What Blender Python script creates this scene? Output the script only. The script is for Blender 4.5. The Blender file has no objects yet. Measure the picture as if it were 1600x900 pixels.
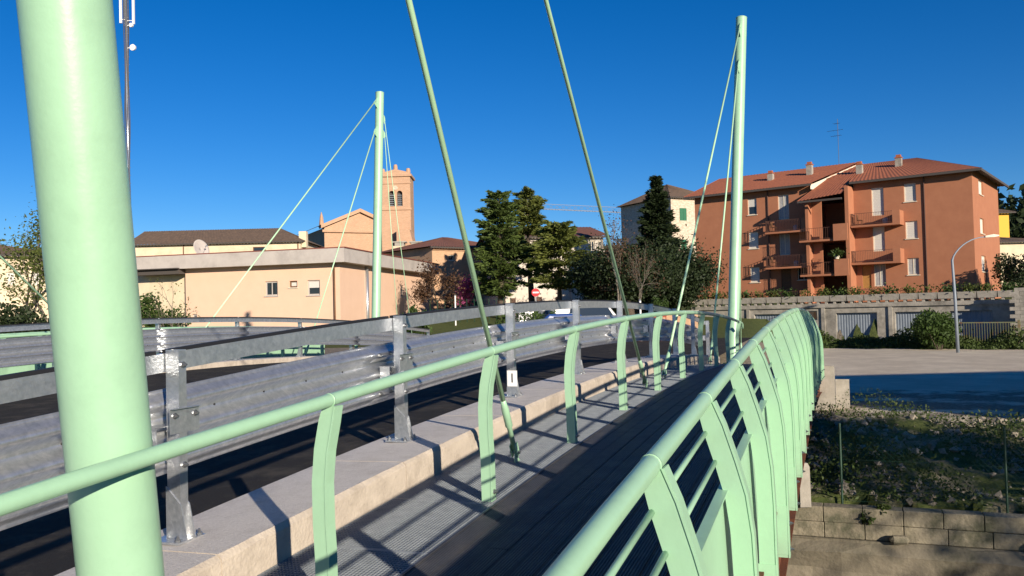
import bpy, bmesh, math, random
import numpy as np
from mathutils import Vector, Matrix
random.seed(7); RNG = np.random.default_rng(7)
sc = bpy.context.scene
COL = sc.collection
# ------------------------------------------------------------------ camera, sky, sun, exposure
EYE = 4.2            # camera height above datum (m)
FPX = 1331.0         # focal length in pixels of the 1600 px wide photograph
PITCH = math.atan(35 / FPX); ROLL = 0.025
_f = Vector((0, math.cos(PITCH), math.sin(PITCH)))
_r0 = Vector((1, 0, 0)); _u0 = Vector((0, -math.sin(PITCH), math.cos(PITCH)))
_c = math.sqrt(1 - ROLL * ROLL)
_r = _r0 * _c - _u0 * ROLL; _u = _u0 * _c + _r0 * ROLL
cam_data = bpy.data.cameras.new('camera'); cam = bpy.data.objects.new('camera', cam_data); COL.objects.link(cam)
cam_data.sensor_width = 36.0; cam_data.lens = 36.0 * FPX / 1600.0
cam_data.clip_start = 0.05; cam_data.clip_end = 5000
M3 = Matrix((_r, _u, -_f)).transposed()
cam.matrix_world = Matrix.Translation((0, 0, EYE)) @ M3.to_4x4()
sc.camera = cam
SUN_TRAVEL_AZ = math.radians(-27)      # direction the light travels, from +Y towards +X
SUN_ELEV = math.radians(15.5)
world = bpy.data.worlds.new('World'); sc.world = world; world.use_nodes = True
wn = world.node_tree; wn.nodes.clear()
wo = wn.nodes.new('ShaderNodeOutputWorld'); wb = wn.nodes.new('ShaderNodeBackground'); ws = wn.nodes.new('ShaderNodeTexSky')
ws.sky_type = 'NISHITA'; ws.sun_disc = False
ws.sun_elevation = SUN_ELEV
ws.sun_rotation = SUN_TRAVEL_AZ + math.pi   # sky azimuth measured clockwise from +Y
ws.altitude = 1500; ws.air_density = 1.0; ws.dust_density = 0.0; ws.ozone_density = 5.0
hs = wn.nodes.new('ShaderNodeHueSaturation'); hs.inputs['Saturation'].default_value = 1.23; hs.inputs['Hue'].default_value = 0.508
wb.inputs[1].default_value = 0.080
wn.links.new(ws.outputs[0], hs.inputs['Color']); wn.links.new(hs.outputs[0], wb.inputs[0]); wn.links.new(wb.outputs[0], wo.inputs[0])
sun_d = bpy.data.lights.new('sun', 'SUN'); sun = bpy.data.objects.new('sun', sun_d); COL.objects.link(sun)
sun_d.energy = 5.0; sun_d.angle = math.radians(0.53); sun_d.color = (1.0, 0.87, 0.70)
_tr = Vector((math.sin(SUN_TRAVEL_AZ) * math.cos(SUN_ELEV), math.cos(SUN_TRAVEL_AZ) * math.cos(SUN_ELEV), -math.sin(SUN_ELEV)))
sun.rotation_euler = _tr.to_track_quat('-Z', 'Y').to_euler()
sc.view_settings.view_transform = 'Standard'; sc.view_settings.look = 'None'
sc.view_settings.exposure = 0.48; sc.view_settings.gamma = 1.0
sc.render.engine = 'CYCLES'

# ------------------------------------------------------------------ pixel helpers
def ray(px, py):
    return _f + _r * ((px - 800) / FPX) + _u * ((450 - py) / FPX)
CAMP = Vector((0, 0, EYE))
def at(px, py, D):
    d = ray(px, py); return CAMP + d * (D / d.y)
def at_z(px, py, z):
    d = ray(px, py); return CAMP + d * ((z - EYE) / d.z)

# ------------------------------------------------------------------ materials
MATS = {}
def mat(name, col, rough=0.7, metal=0.0, var=0.0, scale=8.0, col2=None, bump=0.0, bscale=None, spec=0.5, detail=6, coat=0.0, dirt=None, dirt_scale=1.5, dirt_amt=0.5, stretch=None, trans=0.0):
    """principled material: two-tone noise colour, optional large dirt blotches, optional bump"""
    if name in MATS: return MATS[name]
    m = bpy.data.materials.new(name); m.use_nodes = True; nt = m.node_tree; N = nt.nodes; L = nt.links
    b = N['Principled BSDF']
    b.inputs['Roughness'].default_value = rough; b.inputs['Metallic'].default_value = metal
    b.inputs['Specular IOR Level'].default_value = spec
    if coat: b.inputs['Coat Weight'].default_value = coat; b.inputs['Coat Roughness'].default_value = 0.15
    if trans: b.inputs['Transmission Weight'].default_value = trans
    c1 = (*col, 1.0)
    if col2 is None and var > 0: col2 = tuple(min(1, max(0, c * (1 - var))) for c in col)
    tc = N.new('ShaderNodeTexCoord'); mp = N.new('ShaderNodeMapping'); L.new(tc.outputs['Object'], mp.inputs[0])
    if stretch: mp.inputs['Scale'].default_value = stretch
    src = None
    if col2 is not None:
        n = N.new('ShaderNodeTexNoise'); n.inputs['Scale'].default_value = scale; n.inputs['Detail'].default_value = detail
        n.inputs['Roughness'].default_value = 0.65
        L.new(mp.outputs[0], n.inputs['Vector'])
        r = N.new('ShaderNodeValToRGB'); r.color_ramp.elements[0].position = 0.32; r.color_ramp.elements[1].position = 0.68
        r.color_ramp.elements[0].color = (*col2, 1); r.color_ramp.elements[1].color = c1
        L.new(n.outputs['Fac'], r.inputs[0]); src = r.outputs[0]
    if dirt is not None:
        n2 = N.new('ShaderNodeTexNoise'); n2.inputs['Scale'].default_value = dirt_scale; n2.inputs['Detail'].default_value = 9
        n2.inputs['Roughness'].default_value = 0.7
        L.new(mp.outputs[0], n2.inputs['Vector'])
        r2 = N.new('ShaderNodeValToRGB'); r2.color_ramp.elements[0].position = 0.48; r2.color_ramp.elements[1].position = 0.66
        r2.color_ramp.elements[0].color = (0, 0, 0, 1); r2.color_ramp.elements[1].color = (dirt_amt,) * 3 + (1,)
        L.new(n2.outputs['Fac'], r2.inputs[0])
        mx = N.new('ShaderNodeMix'); mx.data_type = 'RGBA'
        L.new(r2.outputs[0], mx.inputs['Factor'])
        if src is not None: L.new(src, mx.inputs['A'])
        else: mx.inputs['A'].default_value = c1
        mx.inputs['B'].default_value = (*dirt, 1); src = mx.outputs['Result']
    if src is not None: L.new(src, b.inputs['Base Color'])
    else: b.inputs['Base Color'].default_value = c1
    if bump > 0:
        n3 = N.new('ShaderNodeTexNoise'); n3.inputs['Scale'].default_value = bscale or scale * 3; n3.inputs['Detail'].default_value = 8
        L.new(mp.outputs[0], n3.inputs['Vector'])
        bp = N.new('ShaderNodeBump'); bp.inputs['Strength'].default_value = bump; bp.inputs['Distance'].default_value = 0.02
        L.new(n3.outputs['Fac'], bp.inputs['Height']); L.new(bp.outputs[0], b.inputs['Normal'])
    MATS[name] = m; return m
def brick_mat(name, c1, c2, mortar, bw=0.28, bh=0.075, dirt=(0.2, 0.15, 0.11), dirt_amt=0.5, dirt_scale=0.6):
    m = mat(name, c1, 0.9, dirt=None)
    nt = m.node_tree; N = nt.nodes; L = nt.links; b = N['Principled BSDF']
    tc = N.new('ShaderNodeTexCoord'); sep = N.new('ShaderNodeSeparateXYZ'); add = N.new('ShaderNodeMath'); cmb = N.new('ShaderNodeCombineXYZ')
    L.new(tc.outputs['Object'], sep.inputs[0]); add.operation = 'ADD'
    L.new(sep.outputs[0], add.inputs[0]); L.new(sep.outputs[1], add.inputs[1]); L.new(add.outputs[0], cmb.inputs[0]); L.new(sep.outputs[2], cmb.inputs[1])
    br = N.new('ShaderNodeTexBrick'); br.inputs['Scale'].default_value = 1.0
    br.inputs['Brick Width'].default_value = bw; br.inputs['Row Height'].default_value = bh; br.inputs['Mortar Size'].default_value = 0.012
    br.inputs['Color1'].default_value = (*c1, 1); br.inputs['Color2'].default_value = (*c2, 1); br.inputs['Mortar'].default_value = (*mortar, 1)
    L.new(cmb.outputs[0], br.inputs['Vector'])
    n = N.new('ShaderNodeTexNoise'); n.inputs['Scale'].default_value = dirt_scale; n.inputs['Detail'].default_value = 9; n.inputs['Roughness'].default_value = 0.72
    L.new(tc.outputs['Object'], n.inputs['Vector'])
    r = N.new('ShaderNodeValToRGB'); r.color_ramp.elements[0].position = 0.45; r.color_ramp.elements[1].position = 0.7
    r.color_ramp.elements[0].color = (0, 0, 0, 1); r.color_ramp.elements[1].color = (dirt_amt,) * 3 + (1,)
    L.new(n.outputs['Fac'], r.inputs[0])
    mx = N.new('ShaderNodeMix'); mx.data_type = 'RGBA'; L.new(r.outputs[0], mx.inputs['Factor']); L.new(br.outputs['Color'], mx.inputs['A'])
    mx.inputs['B'].default_value = (*dirt, 1); L.new(mx.outputs['Result'], b.inputs['Base Color'])
    return m
def leaf_mat(name, c1, c2, trans=0.25, scale=1.2):
    """leaf colour varies from clump to clump with position; a little light passes through"""
    if name in MATS: return MATS[name]
    m = bpy.data.materials.new(name); m.use_nodes = True; nt = m.node_tree; N = nt.nodes; L = nt.links
    b = N['Principled BSDF']; b.inputs['Roughness'].default_value = 0.6; b.inputs['Specular IOR Level'].default_value = 0.25
    tc = N.new('ShaderNodeTexCoord'); n = N.new('ShaderNodeTexNoise'); n.inputs['Scale'].default_value = scale; n.inputs['Detail'].default_value = 8
    n.inputs['Roughness'].default_value = 0.8
    L.new(tc.outputs['Object'], n.inputs['Vector'])
    r = N.new('ShaderNodeValToRGB'); r.color_ramp.elements[0].position = 0.3; r.color_ramp.elements[1].position = 0.7
    r.color_ramp.elements[0].color = (*c2, 1); r.color_ramp.elements[1].color = (*c1, 1)
    L.new(n.outputs['Fac'], r.inputs[0]); L.new(r.outputs[0], b.inputs['Base Color'])
    t = N.new('ShaderNodeBsdfTranslucent'); L.new(r.outputs[0], t.inputs['Color'])
    ms = N.new('ShaderNodeMixShader'); ms.inputs[0].default_value = trans
    L.new(b.outputs[0], ms.inputs[1]); L.new(t.outputs[0], ms.inputs[2]); L.new(ms.outputs[0], N['Material Output'].inputs['Surface'])
    MATS[name] = m; return m

mat('mint', (0.345, 0.575, 0.385), 0.38, var=0.06, scale=3, coat=0.15, dirt=(0.25, 0.41, 0.28), dirt_scale=3.2, dirt_amt=0.32, bump=0.05, bscale=40)
mat('galv', (0.58, 0.60, 0.63), 0.30, metal=0.75, col2=(0.42, 0.45, 0.48), scale=26, bump=0.12, bscale=60, dirt=(0.78, 0.78, 0.78), dirt_scale=14, dirt_amt=0.5)
mat('matt_black', (0.012, 0.012, 0.014), 0.6)
mat('bolt_steel', (0.35, 0.36, 0.37), 0.35, metal=0.9)
mat('kerb_side', (0.56, 0.49, 0.405), 0.9, col2=(0.46, 0.40, 0.33), scale=5, bump=0.35, bscale=50, dirt=(0.25, 0.21, 0.17), dirt_scale=3, dirt_amt=0.55)
mat('kerb_top', (0.64, 0.61, 0.58), 0.95, col2=(0.52, 0.49, 0.47), scale=60, bump=0.6, bscale=110, dirt=(0.40, 0.37, 0.34), dirt_scale=4, dirt_amt=0.5)  # paler than the sides, to make up for sun grazing the flat top
mat('asphalt', (0.030, 0.028, 0.027), 0.95, col2=(0.016, 0.015, 0.015), scale=90, bump=0.7, bscale=140, dirt=(0.11, 0.095, 0.075), dirt_scale=2.5, dirt_amt=0.5, spec=0.25)
mat('deck_board', (0.054, 0.057, 0.066), 0.55, col2=(0.032, 0.034, 0.041), scale=6, stretch=(1, 1, 1), bump=0.15, bscale=80, dirt=(0.13, 0.12, 0.11), dirt_scale=3.5, dirt_amt=0.4)
mat('grate', (0.33, 0.365, 0.40), 0.5, metal=0.3, col2=(0.24, 0.27, 0.30), scale=10)
mat('corten', (0.20, 0.065, 0.022), 0.85, col2=(0.10, 0.035, 0.015), scale=7, bump=0.3, bscale=50)
mat('stay_paint', (0.46, 0.72, 0.46), 0.4, var=0.1, scale=5)
mat('white_plate', (0.78, 0.78, 0.76), 0.5)
mat('ink', (0.01, 0.01, 0.01), 0.6)
mat('concrete', (0.40, 0.37, 0.32), 0.95, col2=(0.28, 0.26, 0.22), scale=4, bump=0.4, bscale=30, dirt=(0.10, 0.095, 0.08), dirt_scale=0.9, dirt_amt=0.75)
mat('old_concrete', (0.27, 0.235, 0.175), 0.95, col2=(0.14, 0.125, 0.09), scale=2.2, bump=0.7, bscale=14, dirt=(0.045, 0.05, 0.03), dirt_scale=1.1, dirt_amt=0.9)
mat('block', (0.29, 0.255, 0.185), 0.95, col2=(0.17, 0.15, 0.105), scale=4, bump=0.7, bscale=22, dirt=(0.07, 0.075, 0.045), dirt_scale=2.6, dirt_amt=0.9)

# ------------------------------------------------------------------ mesh builder
class MB:
    def __init__(s): s.v = []; s.f = []; s.m = []
    def add(s, vs, fs, mi=0):
        o = len(s.v); s.v += [tuple(v) for v in vs]; s.f += [tuple(i + o for i in f) for f in fs]; s.m += [mi] * len(fs); return s
    def box(s, x0, x1, y0, y1, z0, z1, M=None, mi=0):
        vs = [Vector(p) for p in ((x0,y0,z0),(x1,y0,z0),(x1,y1,z0),(x0,y1,z0),(x0,y0,z1),(x1,y0,z1),(x1,y1,z1),(x0,y1,z1))]
        if M is not None: vs = [M @ v for v in vs]
        return s.add(vs, [(3,2,1,0),(4,5,6,7),(0,1,5,4),(1,2,6,5),(2,3,7,6),(3,0,4,7)], mi)
    def quad(s, a, b, c, d, mi=0): return s.add([a, b, c, d], [(0,1,2,3)], mi)
    def poly(s, pts, mi=0): return s.add(pts, [tuple(range(len(pts)))], mi)
    def prism(s, pts, off, mi=0):
        """extrude a 3-D polygon by vector off"""
        n = len(pts); off = Vector(off); a = [Vector(p) for p in pts]; b = [p + off for p in a]
        return s.add(a + b, [tuple(reversed(range(n))), tuple(range(n, 2*n))] + [(i, (i+1) % n, n + (i+1) % n, n + i) for i in range(n)], mi)
    def tube(s, pts, r, n=8, cap=True, mi=0):
        pts = [Vector(p) for p in pts]; k = len(pts); rs = r if isinstance(r, (list, tuple)) else [r] * k
        vs = []; prev = None
        for i, p in enumerate(pts):
            t = (pts[min(i+1, k-1)] - pts[max(i-1, 0)]).normalized()
            if prev is None: a = t.orthogonal().normalized()
            else:
                a = prev - t * prev.dot(t); a = a.normalized() if a.length > 1e-6 else t.orthogonal().normalized()
            prev = a; b = t.cross(a)
            vs += [p + (a * math.cos(2*math.pi*j/n) + b * math.sin(2*math.pi*j/n)) * rs[i] for j in range(n)]
        fs = [(i*n+j, i*n+(j+1) % n, (i+1)*n+(j+1) % n, (i+1)*n+j) for i in range(k-1) for j in range(n)]
        if cap: fs += [tuple(reversed(range(n))), tuple(range((k-1)*n, k*n))]
        return s.add(vs, fs, mi)
    def sweep(s, rings, closed=True, cap=True, mi=0):
        """rings: list of equal-length point lists"""
        n = len(rings[0]); k = len(rings); vs = [p for r in rings for p in r]; fs = []
        for i in range(k-1):
            for j in range(n if closed else n-1):
                fs.append((i*n+j, i*n+(j+1) % n, (i+1)*n+(j+1) % n, (i+1)*n+j))
        if closed and cap: fs += [tuple(reversed(range(n))), tuple(range((k-1)*n, k*n))]
        return s.add(vs, fs, mi)
    def grid(s, fn, nu, nv, mi=0):
        vs = [fn(i/(nu), j/(nv)) for i in range(nu+1) for j in range(nv+1)]
        fs = [(i*(nv+1)+j, (i+1)*(nv+1)+j, (i+1)*(nv+1)+j+1, i*(nv+1)+j+1) for i in range(nu) for j in range(nv)]
        return s.add(vs, fs, mi)
    def build(s, name, mats, parent=None, smooth=False, M=None, kind=None, fix=True):
        me = bpy.data.meshes.new(name); me.from_pydata(s.v, [], s.f)
        for m in (mats if isinstance(mats, (list, tuple)) else [mats]): me.materials.append(MATS[m] if isinstance(m, str) else m)
        if any(s.m): me.polygons.foreach_set('material_index', s.m)
        if fix:
            bm = bmesh.new(); bm.from_mesh(me); bmesh.ops.recalc_face_normals(bm, faces=bm.faces); bm.to_mesh(me); bm.free()
        if smooth: me.polygons.foreach_set('use_smooth', [True] * len(me.polygons))
        me.update()
        return link(name, me, parent, M, kind)
def link(name, me, parent=None, M=None, kind=None):
    o = bpy.data.objects.new(name, me); COL.objects.link(o)
    if parent is not None: o.parent = parent
    if M is not None: o.matrix_basis = M
    if kind: o['kind'] = kind
    return o
def tag(o, label, cat, group=None, kind=None):
    o['label'] = label; o['category'] = cat
    if group: o['group'] = group
    if kind: o['kind'] = kind
    return o
def thing(name, label, cat, loc=(0,0,0), rz=0.0, group=None):
    o = bpy.data.objects.new(name, None); COL.objects.link(o); o.empty_display_size = 0.2
    o.location = loc; o.rotation_euler = (0, 0, rz); return tag(o, label, cat, group)
def smooth_angle(o, deg=40):
    me = o.data; me.polygons.foreach_set('use_smooth', [True] * len(me.polygons))
    try: me.set_sharp_from_angle(angle=math.radians(deg))
    except Exception: pass
    return o
# ================================================================== BRIDGE FRAME: s along, p across (negative = over the road), h above the walkway
TH = math.radians(20.8); SA = Vector((math.sin(TH), math.cos(TH), 0)); PA = Vector((math.cos(TH), -math.sin(TH), 0))
KARCH = 0.0038; S_MID = 12.6; DECK0 = 1.75
def smid(p): return S_MID + 2.6 * max(0.0, (-p - 2.6)) / 12.2          # the crossing is skewed: the far side crests later
def dz(s, p=-2.6):
    z = EYE - DECK0 + KARCH * S_MID**2 - KARCH * (s - smid(p))**2 - 0.010 * max(0.0, -p - 2.6)
    t = min(1.0, max(0.0, (3.9 - s) / 2.2)); z += 0.012 * t * t * (3 - 2 * t)
    return z
def B(s, p, h=0.0, pz=None):
    v = SA * s + PA * p; v.z = dz(s, p if pz is None else pz) + h; return v
S0, S1 = -2.5, 23.6        # bridge ends along the walkway
def srange(a, b, n): return [a + (b - a) * i / n for i in range(n + 1)]

# ---- asphalt carriageway (over the bridge and on, down to the street beyond)
def road_pt(s, p):
    if s < 26: return B(s, p, 0.10)
    v = SA * s + PA * p; z26 = dz(26, p) + 0.10
    t = min(1, (s - 26) / 14); v.z = z26 + (2.62 - z26) * (t * t * (3 - 2 * t)); return v
mb = MB()
ps = [-3.72 - 9.94 * j / 8 for j in range(9)]; ss = srange(-6, 26, 40) + srange(26.8, 42, 19)
mb.grid(lambda u, v: road_pt(ss[round(u * (len(ss) - 1))], ps[round(v * 8)]), len(ss) - 1, 8)
o = mb.build('road', 'asphalt', kind='structure'); o['label'] = 'dark asphalt carriageway over the arched bridge'

# ---- bridge body
bridge = thing('road_bridge', 'arched road bridge with concrete kerbs, plank walkway and rust brown edge girder', 'bridge', tuple(B(0, -8, -0.4)))
BI = Matrix.Translation(-Vector(bridge.location))
def bpart(mb, name, m, smooth=False, kind=None): return mb.build(name, m, bridge, smooth, BI, kind)
# slab under the carriageway
ss = srange(S0, S1 + 3, 30)
bpart(MB().sweep([[B(s, -3.70, 0.06), B(s, -13.68, 0.06), B(s, -13.68, -0.45), B(s, -3.70, -0.45)] for s in ss]), 'deck_slab', 'concrete')
# kerb stones, both sides: real joints between the castings
def kerb(pa, pb, s_a, s_b, step=2.05):
    n = int((s_b - s_a) / step)
    for i in range(n):
        a = s_a + i * step + 0.006; b = s_a + (i + 1) * step - 0.006
        rr = random.Random(i * 31 + int(-pa * 10)); mb = MB(); rings = []
        m = 14
        for q in range(m + 1):
            s = a + (b - a) * q / m; j = rr.uniform(-0.007, 0.007); jj = rr.uniform(-0.006, 0.004)
            sg = 1 if pa > pb else -1
            rings.append([B(s, pa, -0.30), B(s, pa, 0.185 + j), B(s, pa - sg * 0.004, 0.198 + jj), B(s, pa - sg * (0.022 + abs(j)), 0.221), B(s, (pa + pb) / 2, 0.222), B(s, pb + sg * 0.02, 0.22), B(s, pb, 0.20), B(s, pb, -0.30)])
        mb.sweep(rings)
        for k in range(len(mb.f)):        # the top faces take the rough screeded finish, paled against the grazing sun
            if k < m * 8 and (k % 8) in (3, 4): mb.m[k] = 1
        o = bpart(mb, 'kerb_stone', ['kerb_side', 'kerb_top'])
kerb(-3.05, -3.77, S0, S1 + 2)
kerb(-14.35, -13.63, S0, S1 + 3)
# walkway planks: grooved composite boards
NB = 12; PW0, PW1 = -2.235, -0.60; bw = (PW1 - PW0) / NB
def board_profile(p0, w):
    pr = []; g = 7; e = 0.003
    pr.append((p0 + e, -0.028)); pr.append((p0 + e, -0.002)); pr.append((p0 + e + 0.002, 0))
    for k in range(g):
        c = p0 + w * (k + 0.75) / (g + 0.5)
        pr += [(c - 0.0045, 0), (c - 0.002, -0.0045), (c + 0.002, -0.0045), (c + 0.0045, 0)]
    pr += [(p0 + w - e - 0.002, 0), (p0 + w - e, -0.002), (p0 + w - e, -0.028)]
    return pr
for i in range(NB):
    off = (i * 1.37) % 4.1
    cuts = [S0] + [c for c in np.arange(S0 + off + 0.3, S1, 4.1)] + [S1]
    for a, b in zip(cuts[:-1], cuts[1:]):
        n = max(2, int((b - a) / 0.8)); pr = board_profile(PW0 + bw * i, bw); dzj = random.uniform(-0.0015, 0.0015)
        bpart(MB().sweep([[B(s, p, h + dzj, -2.6) for p, h in pr] for s in srange(a + 0.003, b - 0.003, n)]), 'plank', 'deck_board')
bpart(MB().sweep([[B(s, PW0 - 0.002, -0.10), B(s, PW0 - 0.002, 0.004), B(s, PW0 - 0.020, 0.004), B(s, PW0 - 0.020, -0.10)] for s in srange(S0, S1, 30)]), 'edge_angle', 'deck_board')
# joists under the planks
for s in np.arange(S0 + 0.5, S1, 1.025):
    bpart(MB().prism([B(s - 0.04, -3.03, -0.06), B(s + 0.04, -3.03, -0.06), B(s + 0.04, -3.03, -0.2), B(s - 0.04, -3.03, -0.2)], B(s, -0.60) - B(s, -3.03)), 'cross_beam', 'corten')
# steel grating between kerb and planks
GP0, GP1 = -3.04, -2.262
GL = 1.02
def grating_mesh():
    mb = MB(); w = GP1 - GP0
    for k in range(int(w / 0.024) + 1):           # bearing bars run along the bridge
        y = -w / 2 + 0.004 + k * 0.0236
        if y < w / 2: mb.box(-GL / 2 + 0.004, GL / 2 - 0.004, y - 0.0016, y + 0.0016, -0.026, 0)
    for k in range(int(GL / 0.03)):
        x = -GL / 2 + 0.02 + k * 0.03
        mb.box(x - 0.0022, x + 0.0022, -w / 2, w / 2, -0.011, -0.0012)
    for x in (-GL / 2 + 0.003, GL / 2 - 0.003): mb.box(x - 0.003, x + 0.003, -w / 2, w / 2, -0.03, 0.001)
    for y in (-w / 2, w / 2): mb.box(-GL / 2, GL / 2, y - 0.003, y + 0.003, -0.03, 0.0015)
    me = bpy.data.meshes.new('grating_panel'); me.from_pydata(mb.v, [], mb.f); me.materials.append(MATS['grate']); return me
GM = grating_mesh()
s = S0 + 0.3
while s < S1:
    a = B(s - 0.5, (GP0 + GP1) / 2, 0, -2.6); b = B(s + 0.5, (GP0 + GP1) / 2, 0, -2.6); x = (b - a).normalized(); y = -PA; z = x.cross(y)
    M = Matrix.Translation((a + b) / 2) @ Matrix((x, y, z)).transposed().to_4x4()
    link('grating_panel', GM, bridge, BI @ M); s += 1.025
# rust brown edge girder under the outer railing, and two hidden longitudinal girders
def girder(p, h0, h1, w, name='edge_girder'):
    ss = srange(S0, S1 + 0.2, 30)
    mb = MB().sweep([[B(s, p - 0.006, h0, -2.6), B(s, p + 0.006, h0, -2.6), B(s, p + 0.006, h1, -2.6), B(s, p - 0.006, h1, -2.6)] for s in ss])
    for h in (h0, h1 + 0.014): mb.sweep([[B(s, p - w, h, -2.6), B(s, p + w, h, -2.6), B(s, p + w, h - 0.014, -2.6), B(s, p - w, h - 0.014, -2.6)] for s in ss])
    bpart(mb, name, 'corten')
girder(-0.47, -0.06, -0.72, 0.06); girder(-2.9, -0.22, -0.9, 0.1, 'inner_girder')
for s in np.arange(2.54 - 1.13 * 4 + 0.56, S1, 2.26):   # stiffeners on the girder face
    bpart(MB().box(-0.005, 0.005, -0.03, 0.055, -0.66, -0.08, BI.inverted() @ Matrix.Translation(Vector(bridge.location) * -1) @ Matrix.Translation(B(s, -0.46, 0)) @ Matrix.Rotation(-TH, 4, 'Z')), 'stiffener', 'corten')
# abutments: stepped concrete blocks at the far end
def abut(s0, s1, p0, p1, h0, h1, name='abutment'):
    bpart(MB().sweep([[B(s0, p0, h0), B(s0, p1, h0), B(s0, p1, h1), B(s0, p0, h1)], [B(s1, p0, h0), B(s1, p1, h0), B(s1, p1, h1), B(s1, p0, h1)]]), name, 'concrete')
abut(23.3, 24.6, -3.0, -0.10, -3.0, -0.04); abut(23.8, 25.6, -0.09, 0.25, -3.0, -0.38, 'wing_wall')
abut(-6.0, S0 - 0.02, -3.03, -0.3, -4.0, -0.02); abut(23.4, 26.4, -13.66, -3.06, -3.0, -0.47, 'abutment'); abut(S0 - 3.5, S0, -13.66, -3.8, -4.0, -0.47, 'abutment')

# ================================================================== RAILINGS
def handrail(mbx, pts, r=0.032, n=14): mbx.tube(pts, r, n)
def post_mesh(side, base_h, outer):
    """T-section post bent inward at the top. local: x along bridge, y = toward p+, z up. rail centre sits at (0,0,RH)"""
    prof = outer   # list of (y_offset, z)
    mb = MB(); w = 0.072 if side > 0 else 0.085
    def ring(y, z, nx, nz, x0, x1, d0, d1):
        return [(x0, y + nx * d0, z + nz * d0), (x1, y + nx * d0, z + nz * d0), (x1, y + nx * d1, z + nz * d1), (x0, y + nx * d1, z + nz * d1)]
    web = []; fl = []
    for i, (y, z) in enumerate(prof):
        y2, z2 = prof[min(i+1, len(prof)-1)]; y1, z1 = prof[max(i-1, 0)]
        t = Vector((0, y2 - y1, z2 - z1)).normalized(); nx, nz = -t.z, t.y      # normal in the y-z plane
        if nx < 0: nx, nz = -nx, -nz
        taper = 1.0 if i > 0 else 0.8
        web.append(ring(y, z, nx, nz, -0.006, 0.006, -w * 0.5 * taper, w * 0.5 * taper))
        fl.append(ring(y, z, nx, nz, -0.010, 0.062, w * 0.5 * taper, w * 0.5 * taper + 0.010))
    mb.sweep(web); mb.sweep(fl); return mb
RH = 1.05
def railing_frame(s, p): 
    x = (B(s + 0.3, p, 0, -2.6 if p > -8 else None) - B(s - 0.3, p, 0, -2.6 if p > -8 else None)); x.z = 0; x.normalize()
    y = Vector((x.y, -x.x, 0)); o = B(s, p, 0, -2.6 if p > -8 else None)
    return Matrix.Translation(o) @ Matrix((x, y, Vector((0, 0, 1)))).transposed().to_4x4()
left_prof = [(0.0, RH - 0.02), (-0.022, RH - 0.10), (-0.052, RH - 0.24), (-0.068, RH - 0.40), (-0.066, RH - 0.60), (-0.058, 0.30), (-0.055, -0.03)]
right_prof = [(0.0, RH - 0.02), (0.033, RH - 0.12), (0.080, RH - 0.27), (0.116, RH - 0.40), (0.136, RH - 0.56), (0.143, RH - 0.75), (0.146, -0.36)]
def bolt_mesh():
    mb = MB(); mb.tube([(0, -0.006, 0), (0, 0.006, 0)], 0.018, 10); mb.tube([(0, 0.006, 0), (0, 0.018, 0)], 0.011, 6); mb.tube([(0, 0.018, 0), (0, 0.028, 0)], 0.006, 6)
    me = bpy.data.meshes.new('bolt'); me.from_pydata(mb.v, [], mb.f); me.materials.append(MATS['bolt_steel']); return me
BOLT = bolt_mesh()
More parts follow.
